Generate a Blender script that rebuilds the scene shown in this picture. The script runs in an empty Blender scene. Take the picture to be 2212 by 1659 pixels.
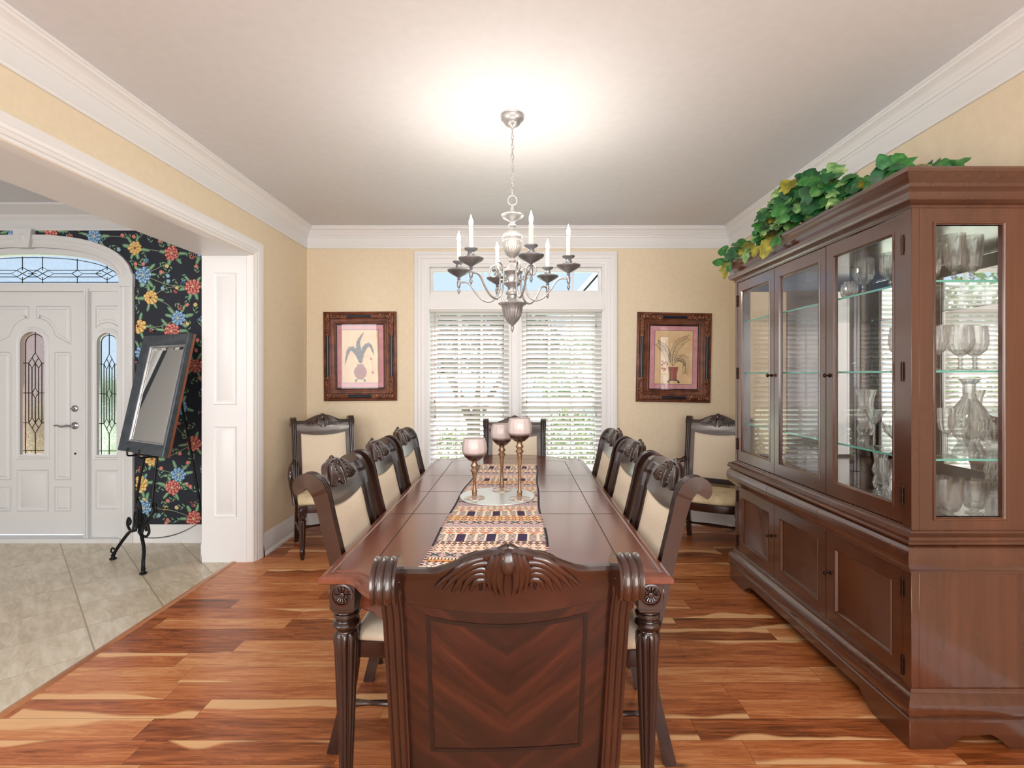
import bpy, bmesh, math, random
from mathutils import Vector, Matrix
from mathutils.geometry import tessellate_polygon
import numpy as np
random.seed(7)
PI = math.pi
sc = bpy.context.scene
COL = sc.collection
H = 1.40                       # eye height

# ---------------------------------------------------------------- camera
cam_d = bpy.data.cameras.new('camera'); cam = bpy.data.objects.new('camera', cam_d); COL.objects.link(cam)
cam_d.lens = 18.0; cam_d.sensor_width = 36.0; cam_d.sensor_fit = 'HORIZONTAL'
cam_d.shift_x = -13.0/2212; cam_d.shift_y = -18.5/2212
cam.location = (0, 0, H); cam.rotation_euler = (PI/2, 0, 0)
cam_d.clip_start = 0.05; cam_d.clip_end = 200
sc.camera = cam

# ---------------------------------------------------------------- world, sun, lights, exposure
vs = sc.view_settings
sc.display_settings.display_device = 'sRGB'
vs.view_transform = 'Standard'; vs.look = 'None'; vs.exposure = 0.1; vs.gamma = 1.0; vs.use_curve_mapping = False
cy = sc.cycles
cy.max_bounces = 16; cy.diffuse_bounces = 4; cy.glossy_bounces = 6; cy.transmission_bounces = 12; cy.transparent_max_bounces = 24
cy.caustics_reflective = False; cy.caustics_refractive = False
cy.sample_clamp_indirect = 6.0
cy.use_denoising = True
try:
    cy.denoiser = 'OPENIMAGEDENOISE'; cy.denoising_input_passes = 'RGB_ALBEDO_NORMAL'
except Exception: pass

w = bpy.data.worlds.new('world'); sc.world = w; w.use_nodes = True
wn = w.node_tree.nodes; wl = w.node_tree.links; wn.clear()
wo = wn.new('ShaderNodeOutputWorld'); wb = wn.new('ShaderNodeBackground')
tc = wn.new('ShaderNodeTexCoord'); sx = wn.new('ShaderNodeSeparateXYZ'); cr = wn.new('ShaderNodeValToRGB')
wl.new(tc.outputs['Generated'], sx.inputs[0]); wl.new(sx.outputs['Z'], cr.inputs[0])
cr.color_ramp.elements[0].position = 0.0; cr.color_ramp.elements[0].color = (0.66, 0.82, 1.0, 1)
cr.color_ramp.elements[1].position = 0.5; cr.color_ramp.elements[1].color = (0.52, 0.74, 1.0, 1)
wl.new(cr.outputs[0], wb.inputs[0])
mr = wn.new('ShaderNodeMapRange'); wl.new(sx.outputs['Z'], mr.inputs[0])   # brighter towards the zenith
mr.inputs[1].default_value = 0.28; mr.inputs[2].default_value = 0.6; mr.inputs[3].default_value = 1.05; mr.inputs[4].default_value = 4.2
wl.new(mr.outputs[0], wb.inputs[1])
wl.new(wb.outputs[0], wo.inputs[0])

def lamp(name, kind, loc, rot=(0,0,0), energy=10, color=(1,1,1), **kw):
    d = bpy.data.lights.new(name, kind); d.energy = energy; d.color = color
    for k, v in kw.items(): setattr(d, k, v)
    o = bpy.data.objects.new(name, d); COL.objects.link(o); o.location = loc; o.rotation_euler = rot
    return o
# sun falls on the garden and on the window wall from outside
lamp('sun', 'SUN', (1,12,10), (math.radians(-42), 0, math.radians(-12)), 12.0, (1,0.985,0.96), angle=0.02)
# unseen soft fill lamps, added behind the viewer and in the entrance hall
lamp('fill_rear', 'AREA', (0,-2.55,1.55), (math.radians(90),0,0), 138, (0.925,0.96,1), shape='RECTANGLE', size=3.6, size_y=2.2)
lamp('fill_side', 'AREA', (1.93,-1.0,1.6), (math.radians(90),0,math.radians(62)), 95, (0.93,0.965,1), shape='RECTANGLE', size=1.8, size_y=1.7)  # added to brighten the left wall; no window stands here
lamp('fill_hall', 'AREA', (-4.1,-1.2,1.9), (math.radians(80),0,math.radians(-6)), 80, (0.97,0.985,1), shape='RECTANGLE', size=2.2, size_y=1.8)

# ---------------------------------------------------------------- materials
def L(r, g, b):
    f = lambda v: (v/255/12.92) if v/255 <= 0.04045 else ((v/255+0.055)/1.055)**2.4
    return (f(r), f(g), f(b), 1)
class NT:
    def __init__(s, name):
        s.m = bpy.data.materials.new(name); s.m.use_nodes = True
        s.t = s.m.node_tree; s.n = s.t.nodes; s.n.clear()
        s.out = s.n.new('ShaderNodeOutputMaterial'); s.b = s.n.new('ShaderNodeBsdfPrincipled')
        s.t.links.new(s.b.outputs[0], s.out.inputs[0])
    def link(s, a, b): s.t.links.new(a, b)
    def put(s, sock, v):
        if hasattr(v, 'is_output'): s.link(v, sock)
        elif v is not None:
            try: sock.default_value = v
            except Exception: sock.default_value = (v, v, v)
    def set(s, **kw):
        for k, v in kw.items(): s.put(s.b.inputs[k.replace('_', ' ')], v)
        return s
    def math(s, op, a, b=None, c=None, clamp=False):
        x = s.n.new('ShaderNodeMath'); x.operation = op; x.use_clamp = clamp
        s.put(x.inputs[0], a)
        if b is not None: s.put(x.inputs[1], b)
        if c is not None: s.put(x.inputs[2], c)
        return x.outputs[0]
    def obj(s): return s.n.new('ShaderNodeTexCoord').outputs['Object']
    def pos(s): return s.n.new('ShaderNodeNewGeometry').outputs['Position']
    def sep(s, v):
        x = s.n.new('ShaderNodeSeparateXYZ'); s.link(v, x.inputs[0]); return x.outputs[0], x.outputs[1], x.outputs[2]
    def com(s, a, b, c):
        x = s.n.new('ShaderNodeCombineXYZ')
        for i, v in enumerate((a, b, c)): s.put(x.inputs[i], v)
        return x.outputs[0]
    def map(s, v, scale=(1,1,1), rot=(0,0,0), loc=(0,0,0)):
        x = s.n.new('ShaderNodeMapping'); s.link(v, x.inputs[0])
        x.inputs['Scale'].default_value = scale; x.inputs['Rotation'].default_value = rot; x.inputs['Location'].default_value = loc
        return x.outputs[0]
    def noise(s, v, scale=5, detail=4, rough=0.5, dist=0.0):
        x = s.n.new('ShaderNodeTexNoise'); s.link(v, x.inputs['Vector'])
        x.inputs['Scale'].default_value = scale; x.inputs['Detail'].default_value = detail
        x.inputs['Roughness'].default_value = rough; x.inputs['Distortion'].default_value = dist
        return x.outputs['Fac']
    def white(s, v):
        x = s.n.new('ShaderNodeTexWhiteNoise'); x.noise_dimensions = '3D'; s.link(v, x.inputs['Vector']); return x.outputs['Value']
    def ramp(s, f, stops, interp='LINEAR'):
        x = s.n.new('ShaderNodeValToRGB'); s.link(f, x.inputs[0]); r = x.color_ramp; r.interpolation = interp
        while len(r.elements) < len(stops): r.elements.new(0.5)
        for e, (p, c) in zip(r.elements, stops): e.position = p; e.color = c
        return x.outputs[0]
    def mix(s, f, a, b, mode='MIX'):
        x = s.n.new('ShaderNodeMix'); x.data_type = 'RGBA'; x.blend_type = mode
        s.put(x.inputs[0], f); s.put(x.inputs[6], a); s.put(x.inputs[7], b); return x.outputs[2]
    def bump(s, h, strength=0.3, dist=0.01):
        x = s.n.new('ShaderNodeBump'); s.link(h, x.inputs['Height']); x.inputs['Strength'].default_value = strength
        x.inputs['Distance'].default_value = dist; s.link(x.outputs[0], s.b.inputs['Normal'])
MAT = {}
def plain(name, col, rough=0.5, metal=0.0, **kw):
    t = NT(name); t.set(Base_Color=col, Roughness=rough, Metallic=metal, **kw); MAT[name] = t.m; return t.m
def textured(name, c1, c2, scale=8, rough=0.5, metal=0.0, stretch=(1,1,1), bump=0.0, detail=4, **kw):
    t = NT(name); v = t.map(t.obj(), stretch)
    f = t.noise(v, scale, detail); t.set(Base_Color=t.ramp(f, [(0.3, c1), (0.7, c2)]), Roughness=rough, Metallic=metal, **kw)
    if bump: t.bump(f, bump, 0.004)
    MAT[name] = t.m; return t.m

def make_floor():
    t = NT('acacia_planks'); x, y, z = t.sep(t.pos())
    rf = t.math('DIVIDE', t.math('SUBTRACT', y, 1.965), 0.1235)
    row = t.math('FLOOR', rf); v = t.math('FRACT', rf)
    r1 = t.white(t.com(row, 3.1, 0.7))
    u = t.math('ADD', t.math('DIVIDE', x, t.math('ADD', 0.62, t.math('MULTIPLY', r1, 0.5))), t.math('MULTIPLY', r1, 17.3))
    col = t.math('FLOOR', u); uf = t.math('FRACT', u)
    i1 = t.white(t.com(row, col, 1.5)); i2 = t.white(t.com(row, col, 8.5)); i3 = t.white(t.com(col, row, 4.5))
    ox = t.math('MULTIPLY', i1, 50.0)
    g = t.com(t.math('ADD', x, ox), t.math('MULTIPLY', y, 7.0), t.math('MULTIPLY', i2, 9.0))
    n1 = t.noise(g, 2.1, 3, 0.55, 1.6)
    n2 = t.noise(t.com(t.math('ADD', t.math('MULTIPLY', x, 1.6), ox), t.math('MULTIPLY', y, 30.0), i2), 3.0, 5, 0.6, 0.7)
    # cathedral figure: rings of a stretched noise field
    rings = t.math('FRACT', t.math('MULTIPLY', n1, 9.0))
    rings = t.math('ABSOLUTE', t.math('SUBTRACT', rings, 0.5))
    tone = t.math('ADD', t.math('MULTIPLY', n1, 0.56), t.math('ADD', t.math('MULTIPLY', t.math('SUBTRACT', n2, 0.07), 0.62), t.math('MULTIPLY', t.math('SUBTRACT', i1, 0.5), 0.36)))
    tone = t.math('ADD', tone, t.math('MULTIPLY', t.math('SUBTRACT', rings, 0.25), 0.16))
    base = t.ramp(tone, [(0.22, L(92,46,22)), (0.38, L(142,76,38)), (0.52, L(176,100,55)), (0.68, L(198,126,76)), (0.86, L(218,160,108))])
    # pale sapwood along one edge of some planks
    n3 = t.noise(t.com(t.math('ADD', x, ox), t.math('MULTIPLY', y, 1.2), i3), 1.7, 2, 0.5, 0.4)
    edge = t.math('ABSOLUTE', t.math('SUBTRACT', v, t.math('GREATER_THAN', i3, 0.5)))
    lim = t.math('MULTIPLY', t.math('SUBTRACT', t.math('ADD', n3, t.math('MULTIPLY', i2, 0.40)), 0.68), 1.9)
    sap = t.math('MULTIPLY', t.math('SUBTRACT', lim, edge), 9.0, clamp=True)
    sapc = t.mix(t.math('MULTIPLY', n2, 0.6), L(236,190,138), L(205,140,88))
    c = t.mix(sap, base, sapc)
    # knots
    vx = t.n.new('ShaderNodeTexVoronoi'); t.link(t.com(t.math('MULTIPLY', x, 1.0), t.math('MULTIPLY', y, 2.2), 0.0), vx.inputs['Vector']); vx.inputs['Scale'].default_value = 2.3
    kn = t.math('SUBTRACT', 1.0, t.math('MULTIPLY', vx.outputs['Distance'], 10.0), clamp=True)
    kn = t.math('MULTIPLY', kn, t.math('ADD', 0.4, n2), clamp=True)
    c = t.mix(kn, c, L(40,18,10))
    sv = t.math('MINIMUM', v, t.math('SUBTRACT', 1.0, v)); su = t.math('MINIMUM', uf, t.math('SUBTRACT', 1.0, uf))
    seam = t.math('MAXIMUM', t.math('LESS_THAN', sv, 0.010), t.math('LESS_THAN', su, 0.0014))
    c = t.mix(t.math('MULTIPLY', seam, 0.55), c, L(50,22,12))
    t.set(Base_Color=c, Roughness=t.math('ADD', 0.24, t.math('MULTIPLY', n2, 0.16)), Specular_IOR_Level=0.45)
    t.bump(t.math('SUBTRACT', t.math('MULTIPLY', n2, 0.25), seam), 0.12, 0.002)
    MAT['floor'] = t.m
make_floor()
def make_tile():
    t = NT('diagonal_tile'); x, y, z = t.sep(t.pos())
    k = 1/math.sqrt(2)/0.357
    a = t.math('MULTIPLY', t.math('SUBTRACT', t.math('ADD', x, y), 0.45), k)
    b = t.math('MULTIPLY', t.math('SUBTRACT', t.math('SUBTRACT', x, y), 0.11), k*0.94)
    fa = t.math('FRACT', a); fb = t.math('FRACT', b)
    da = t.math('MINIMUM', fa, t.math('SUBTRACT', 1.0, fa)); db = t.math('MINIMUM', fb, t.math('SUBTRACT', 1.0, fb))
    ga = t.math('LESS_THAN', da, 0.012); gb = t.math('LESS_THAN', db, 0.008)
    i = t.white(t.com(t.math('FLOOR', a), t.math('FLOOR', b), 2.0))
    n = t.noise(t.com(t.math('MULTIPLY', t.math('ADD', x, y), 6.0), t.math('MULTIPLY', t.math('SUBTRACT', x, y), 1.4), t.math('MULTIPLY', i, 7.0)), 2.6, 6, 0.65, 0.6)
    c = t.ramp(t.math('ADD', n, t.math('MULTIPLY', t.math('SUBTRACT', i, 0.5), 0.1)), [(0.3, L(184,168,142)), (0.5, L(206,192,168)), (0.7, L(222,212,194))])
    g = t.math('MAXIMUM', ga, t.math('MULTIPLY', gb, 0.7))
    c = t.mix(g, c, L(160,148,128))
    t.set(Base_Color=c, Roughness=0.32); t.bump(t.math('SUBTRACT', t.math('MULTIPLY', n, 0.3), g), 0.2, 0.003)
    MAT['tile'] = t.m
make_tile()
def wood(name, c1, c2, c3, rough=0.25, coat=0.25, scale=3.0, stretch=(1,1,1), rot=(0,0,0)):
    t = NT(name); v = t.map(t.obj(), stretch, rot)
    a = t.noise(v, scale, 3, 0.5, 0.8); b = t.noise(t.map(v, (6,6,1)), scale*3, 4, 0.6, 0.2)
    f = t.math('ADD', t.math('MULTIPLY', a, 0.75), t.math('MULTIPLY', b, 0.25))
    t.set(Base_Color=t.ramp(f, [(0.32, c1), (0.5, c2), (0.68, c3)]), Roughness=rough, Specular_IOR_Level=0.7, Coat_Weight=coat, Coat_Roughness=0.12)
    MAT[name] = t.m; return t.m
wood('cabinet_wood', L(63,32,20), L(82,45,28), L(100,59,38), 0.24, 0.8, 1.6, (1,1,0.35))
wood('table_wood', L(84,40,27), L(112,58,40), L(132,74,52), 0.26, 0.6, 2.0, (1,0.25,1))
wood('chair_wood', L(28,13,11), L(42,20,15), L(60,30,22), 0.24, 0.45, 3.5, (1,1,0.3))
def veneer():
    t = NT('chevron_veneer'); x, y, z = t.sep(t.obj()); ax = t.math('ABSOLUTE', x)
    p = t.math('ADD', z, t.math('MULTIPLY', ax, -0.95)); q = t.math('ADD', z, ax)
    a = t.noise(t.com(t.math('MULTIPLY', p, 9.0), t.math('MULTIPLY', q, 1.2), 0.4), 1.6, 4, 0.6, 0.5)
    b = t.noise(t.com(t.math('MULTIPLY', p, 60.0), t.math('MULTIPLY', q, 4.0), 0.4), 1.6, 3, 0.6, 0.2)
    f = t.math('ADD', t.math('MULTIPLY', a, 0.8), t.math('MULTIPLY', b, 0.2))
    t.set(Base_Color=t.ramp(f, [(0.30, L(22,10,9)), (0.48, L(34,15,12)), (0.6, L(54,24,17)), (0.75, L(80,40,25))]), Roughness=0.3, Coat_Weight=0.3, Coat_Roughness=0.2)
    MAT['veneer'] = t.m
veneer()
plain('inlay', L(24,14,12), 0.35)
plain('seam', L(46,20,14), 0.5)
textured('wall_paint', L(228,212,184), L(233,218,191), 30, 0.75)
textured('ceiling_paint', L(220,222,226), L(224,226,230), 20, 0.8)
plain('white_trim', L(233,233,233), 0.38)
plain('white_door', L(214,214,214), 0.42)
def blindmat():
    t = NT('blind_white'); t.set(Base_Color=L(240,237,234), Roughness=0.5)
    tr = t.n.new('ShaderNodeBsdfTranslucent'); tr.inputs[0].default_value = L(246,242,240)
    mx = t.n.new('ShaderNodeMixShader'); mx.inputs[0].default_value = 0.32
    t.link(t.b.outputs[0], mx.inputs[1]); t.link(tr.outputs[0], mx.inputs[2]); t.link(mx.outputs[0], t.out.inputs[0]); MAT['blind_white'] = t.m
blindmat()
textured('linen', L(222,206,182), L(238,224,203), 260, 0.9, bump=0.25)
textured('damask', L(196,176,140), L(224,207,172), 16, 0.75, bump=0.2, detail=2)
textured('pewter', L(150,150,152), L(196,195,194), 12, 0.34, 0.6)
textured('pewter_dark', L(112,114,118), L(158,159,162), 12, 0.36, 0.6)
plain('candle_ivory', L(240,234,214), 0.5)
plain('chrome', L(170,170,172), 0.15, 1.0)
plain('iron', L(28,30,34), 0.45, 0.6)
plain('bronze_hinge', L(52,34,26), 0.35, 0.7)
textured('mirror_frame', L(56,64,72), L(78,86,94), 20, 0.35, 0.3)
plain('copper_edge', L(150,94,68), 0.35, 0.5)
plain('mirror', (0.93,0.95,0.94,1), 0.015, 1.0)
textured('glitter_disc', L(206,216,214), L(240,246,245), 900, 0.22, 0.2, detail=1)
plain('came', L(48,42,36), 0.4, 0.6)
plain('tassel_wood', L(140,104,92), 0.5)
plain('cord_white', L(206,202,196), 0.7)
def glass_pane(name, tint=(1,1,1,1), gl=0.10, rough=0.0):
    t = NT(name); t.n.remove(t.b)
    tr = t.n.new('ShaderNodeBsdfTransparent'); tr.inputs[0].default_value = tint
    g = t.n.new('ShaderNodeBsdfGlossy'); g.inputs['Roughness'].default_value = rough
    fr = t.n.new('ShaderNodeFresnel'); t.link(t.math('SUBTRACT', 1.5, t.math('MULTIPLY', t.n.new('ShaderNodeNewGeometry').outputs['Backfacing'], 0.8333)), fr.inputs[0])
    mx = t.n.new('ShaderNodeMixShader'); f = t.math('ADD', fr.outputs[0], gl-0.04, clamp=True)
    t.link(f, mx.inputs[0]); t.link(tr.outputs[0], mx.inputs[1]); t.link(g.outputs[0], mx.inputs[2]); t.link(mx.outputs[0], t.out.inputs[0])
    MAT[name] = t.m; return t.m
glass_pane('pane', (1,1,1,1), 0.045); glass_pane('shelf_glass', (0.93,0.985,0.97,1), 0.04); glass_pane('clear_pane', (1,1,1,1), 0.03)
plain('glass_edge', L(96,176,160), 0.15)
def crystal(name, tint, mixf=0.45, rough=0.0, ridge=60):
    t = NT(name); t.set(Base_Color=tint, Roughness=rough, Transmission_Weight=1.0, IOR=1.5)
    tr = t.n.new('ShaderNodeBsdfTransparent'); tr.inputs[0].default_value = tint
    mx = t.n.new('ShaderNodeMixShader'); mx.inputs[0].default_value = mixf
    t.link(t.b.outputs[0], mx.inputs[2]); t.link(tr.outputs[0], mx.inputs[1]); t.link(mx.outputs[0], t.out.inputs[0])
    MAT[name] = t.m; return t.m
crystal('crystal', (0.985,0.99,0.99,1), 0.42); 
def smoked():
    for nm, c1, c2 in (('smoked_bowl', L(226,205,200), L(196,166,150)), ):
        t = NT(nm); x, y, z = t.sep(t.n.new('ShaderNodeTexCoord').outputs['Generated'])
        f = t.math('MULTIPLY', t.math('SUBTRACT', z, 0.26), 6.0, clamp=True)
        t.set(Base_Color=t.mix(f, L(120,80,62), L(246,228,224)), Roughness=0.22, Transmission_Weight=t.math('SUBTRACT', 0.85, t.math('MULTIPLY', f, 0.55)), IOR=1.2, Coat_Weight=0.7)
        MAT[nm] = t.m
    t = NT('smoked_stem'); t.set(Base_Color=L(176,140,112), Roughness=0.08, Transmission_Weight=0.6, Metallic=0.35, IOR=1.45); MAT['smoked_stem'] = t.m
    t = NT('foot_glass'); t.set(Base_Color=L(236,214,196), Roughness=0.1, Transmission_Weight=0.4, Metallic=0.3); MAT['foot_glass'] = t.m
smoked()
def emit(name, col, st):
    t = NT(name); t.set(Base_Color=col, Emission_Color=col, Emission_Strength=st); MAT[name] = t.m
emit('bulb', (1.0,0.83,0.55,1), 22)
def leaded(name, c1, c2, tr=0.6, rough=0.35):
    t = NT(name); f = t.noise(t.obj(), 60, 3)
    t.set(Base_Color=t.ramp(f, [(0.3,c1),(0.7,c2)]), Roughness=rough, Transmission_Weight=tr, IOR=1.15)
    t.bump(f, 0.5, 0.01); MAT[name] = t.m
leaded('textured_glass', L(236,240,240), L(250,250,250), 0.95, 0.12)
leaded('rose_glass', L(214,176,160), L(232,206,196), 0.8, 0.3)
textured('frame_gilt', L(66,40,34), L(176,118,84), 60, 0.40, 0.3, bump=0.6)
textured('frame_wood', L(78,40,26), L(128,72,46), 14, 0.38, 0.1)
plain('frame_blue', L(24,38,54), 0.2, 0.2)
textured('mat_pink', L(204,140,152), L(222,166,170), 14, 0.7)
textured('art_paper', L(226,186,140), L(240,216,172), 9, 0.75)
plain('mat_edge', L(110,72,110), 0.7)
plain('art_leaf', L(92,98,92), 0.8); plain('art_dark', L(60,58,66), 0.8); plain('art_vase', L(150,104,100), 0.8); plain('art_red', L(178,96,88), 0.8)
textured('runner_hem', L(22,26,48), L(52,34,28), 60, 0.9)
plain('fringe', L(232,214,190), 0.9)
for nm, c in (('wp_navy', L(24,30,44)), ('wp_red', L(150,52,54)), ('wp_pink', L(206,112,104)), ('wp_rose', L(236,170,152)), ('wp_blue', L(66,110,164)), ('wp_sky', L(128,172,206)),
              ('wp_ice', L(188,214,226)), ('wp_gold', L(198,146,66)), ('wp_yellow', L(226,190,112)), ('wp_cream', L(244,224,164)), ('wp_leaf', L(88,134,100)), ('wp_mint', L(142,178,140)), ('wp_stem', L(138,146,116))):
    plain(nm, c, 0.7)
def leafmat(name, c1, c2, c3):
    t = NT(name); f = t.noise(t.obj(), 22, 3, 0.6)
    t.set(Base_Color=t.ramp(f, [(0.35,c1),(0.55,c2),(0.72,c3)]), Roughness=0.42); MAT[name] = t.m
leafmat('ivy_dark', L(12,62,34), L(28,92,46), L(60,120,66))
leafmat('ivy_mid', L(26,84,34), L(52,118,48), L(104,150,84))
leafmat('ivy_pale', L(58,110,58), L(120,160,96), L(186,200,140))
leafmat('ivy_olive', L(96,96,24), L(140,136,40), L(186,170,70))
plain('twig', L(92,72,40), 0.7)
leafmat('bush', L(84,104,60), L(140,158,100), L(196,208,150))
leafmat('bush_dark', L(30,44,30), L(56,76,48), L(96,116,80))
textured('lawn', L(200,206,164), L(224,226,190), 12, 0.9)
plain('house_siding', L(238,236,230), 0.7); plain('roof_grey', L(226,226,228), 0.8); plain('bark', L(104,92,80), 0.9)
textured('brick_porch', L(176,128,104), L(206,164,140), 14, 0.9)
# ---------------------------------------------------------------- geometry helpers
class MB:
    """Collects faces for one mesh; verts in world space (or the root's space before it is moved)."""
    def __init__(s): s.v = []; s.f = []; s.mi = []; s.sm = []; s.cur = 0; s.smooth = True
    def add(s, verts, faces, mi=None):
        b = len(s.v); s.v += [tuple(p) for p in verts]
        for f in faces: s.f.append([b+i for i in f]); s.mi.append(s.cur if mi is None else mi)
        return s
    def xf(s, M, start=0):
        s.v = s.v[:start] + [tuple(M @ Vector(p)) for p in s.v[start:]]; return s
    def box(s, x0, x1, y0, y1, z0, z1, mi=None):
        if x0 > x1: x0, x1 = x1, x0
        if y0 > y1: y0, y1 = y1, y0
        if z0 > z1: z0, z1 = z1, z0
        return s.add([(x0,y0,z0),(x1,y0,z0),(x1,y1,z0),(x0,y1,z0),(x0,y0,z1),(x1,y0,z1),(x1,y1,z1),(x0,y1,z1)],
                     [(0,3,2,1),(4,5,6,7),(0,1,5,4),(1,2,6,5),(2,3,7,6),(3,0,4,7)], mi)
    def prism(s, poly, fn, a, b, mi=None, holes=()):
        """poly: 2D outline extruded from depth a to b; fn(u, v, d) -> 3D."""
        loops = [list(poly)] + [list(h) for h in holes]
        flat = [p for l in loops for p in l]; n = len(flat)
        tris = tessellate_polygon([[Vector((p[0], p[1], 0)) for p in l] for l in loops])
        V = [fn(u, v, a) for u, v in flat] + [fn(u, v, b) for u, v in flat]
        F = [tuple(t) for t in tris] + [tuple(n+i for i in reversed(t)) for t in tris]
        o = 0
        for l in loops:
            m = len(l)
            for i in range(m): j = (i+1) % m; F.append((o+i, o+j, n+o+j, n+o+i))
            o += m
        return s.add(V, F, mi)
    def lathe(s, prof, c=(0,0,0), seg=24, flutes=0, fd=0.0, fr=None, M=None, mi=None, caps=True, wob=None):
        V = []; F = []; n = len(prof)
        for k, (r, z) in enumerate(prof):
            for i in range(seg):
                a = 2*PI*i/seg; rr = r
                if flutes and fr and fr[0] <= z <= fr[1]: rr = r - fd*(1-abs(math.cos(a*flutes/2)))
                if wob: rr = wob(r, a, z)
                V.append((rr*math.cos(a), rr*math.sin(a), z))
        for k in range(n-1):
            for i in range(seg):
                j = (i+1) % seg; F.append((k*seg+i, k*seg+j, (k+1)*seg+j, (k+1)*seg+i))
        if caps:
            if prof[0][0] > 1e-5: F.append(tuple(reversed(range(seg))))
            if prof[-1][0] > 1e-5: F.append(tuple(range((n-1)*seg, n*seg)))
        T = Matrix.Translation(c) @ (M or Matrix.Identity(4))
        return s.add([T @ Vector(p) for p in V], F, mi)
    def tube(s, pts, r, seg=8, mi=None, closed=False, flat=1.0, cross=None):
        P = [Vector(p) for p in pts]; n = len(P); V = []; F = []
        R = r if isinstance(r, (list, tuple)) else [r]*n
        up = None
        for i in range(n):
            if closed: t = P[(i+1) % n]-P[i-1]
            else: t = P[min(i+1, n-1)]-P[max(i-1, 0)]
            if t.length < 1e-9: t = Vector((0,0,1))
            t.normalize()
            if up is None:
                up = Vector((1,0,0)) if abs(t.x) < 0.9 else Vector((0,0,1))
            up = (up - t*up.dot(t))
            if up.length < 1e-6: up = Vector((0,1,0))-t*t.y
            up.normalize(); bn = t.cross(up)
            if cross:
                for (a, b) in cross: V.append(P[i]+up*a*R[i]+bn*b*R[i])
            else:
                for k in range(seg):
                    a = 2*PI*k/seg; V.append(P[i]+up*math.cos(a)*R[i]+bn*math.sin(a)*R[i]*flat)
        m = len(cross) if cross else seg
        for i in range(n if closed else n-1):
            j = (i+1) % n
            for k in range(m): l = (k+1) % m; F.append((i*m+k, i*m+l, j*m+l, j*m+k))
        if not closed: F.append(tuple(reversed(range(m)))); F.append(tuple(range((n-1)*m, n*m)))
        return s.add(V, F, mi)
    def molding(s, path, prof, fn, closed=False, mi=None, capends=True, fill=False):
        """path 2D polyline, prof list of (offset to the LEFT of the path, height); fn(u,v,h)->3D."""
        rings = [[(p[0], p[1], h) for p in offset(path, o, closed)] for o, h in prof]
        n = len(path); m = len(prof); V = []; F = []
        for r in rings: V += [fn(*p) for p in r]
        for k in range(m-1):
            for i in range(n if closed else n-1):
                j = (i+1) % n; F.append((k*n+i, k*n+j, (k+1)*n+j, (k+1)*n+i))
        s.add(V, F, mi)
        if capends and not closed:
            for i in (0, n-1):
                pl = [(rings[k][i]) for k in range(m)]
                s.add([fn(*p) for p in pl], [tuple(range(m))], mi)
        if fill:
            r = rings[-1]; tr = tessellate_polygon([[Vector((p[0],p[1],0)) for p in r]])
            s.add([fn(*p) for p in r], [tuple(t) for t in tr], mi)
        return s
    def sphere(s, c, r, seg=12, rings=8, sc=(1,1,1), mi=None, M=None):
        prof = [(r*math.sin(PI*k/rings), -r*math.cos(PI*k/rings)) for k in range(rings+1)]
        prof[0] = (1e-4*r, prof[0][1]); prof[-1] = (1e-4*r, prof[-1][1])
        T = (M or Matrix.Identity(4)) @ Matrix.Diagonal((*sc, 1))
        return s.lathe(prof, c, seg, M=T, mi=mi)
def offset(path, o, closed):
    n = len(path); out = []
    for i in range(n):
        p = Vector(path[i])
        a = Vector(path[i-1]) if (closed or i > 0) else None
        b = Vector(path[(i+1) % n]) if (closed or i < n-1) else None
        N = []
        for q0, q1 in ((a, p), (p, b)):
            if q0 is None or q1 is None: continue
            d = (q1-q0)
            if d.length < 1e-9: continue
            d.normalize(); N.append(Vector((-d.y, d.x)))
        if len(N) == 2:
            nn = N[0]+N[1]; k = 1+N[0].dot(N[1]); nn = nn/max(k, 0.25)
        else: nn = N[0]
        out.append((p.x+nn.x*o, p.y+nn.y*o))
    return out
XY = lambda u, v, h: (u, v, h)
def root(name, loc, rz=0.0, label=None, cat=None, group=None, kind=None):
    o = bpy.data.objects.new(name, None); COL.objects.link(o); o.location = loc; o.rotation_euler = (0,0,rz)
    o.empty_display_size = 0.1
    return tag(o, label, cat, group, kind)
def tag(o, label=None, cat=None, group=None, kind=None):
    if label: o['label'] = label
    if cat: o['category'] = cat
    if group: o['group'] = group
    if kind: o['kind'] = kind
    return o
def worldloc(o):
    p = Vector((0,0,0))
    while o: p += o.location; o = o.parent
    return p
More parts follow.
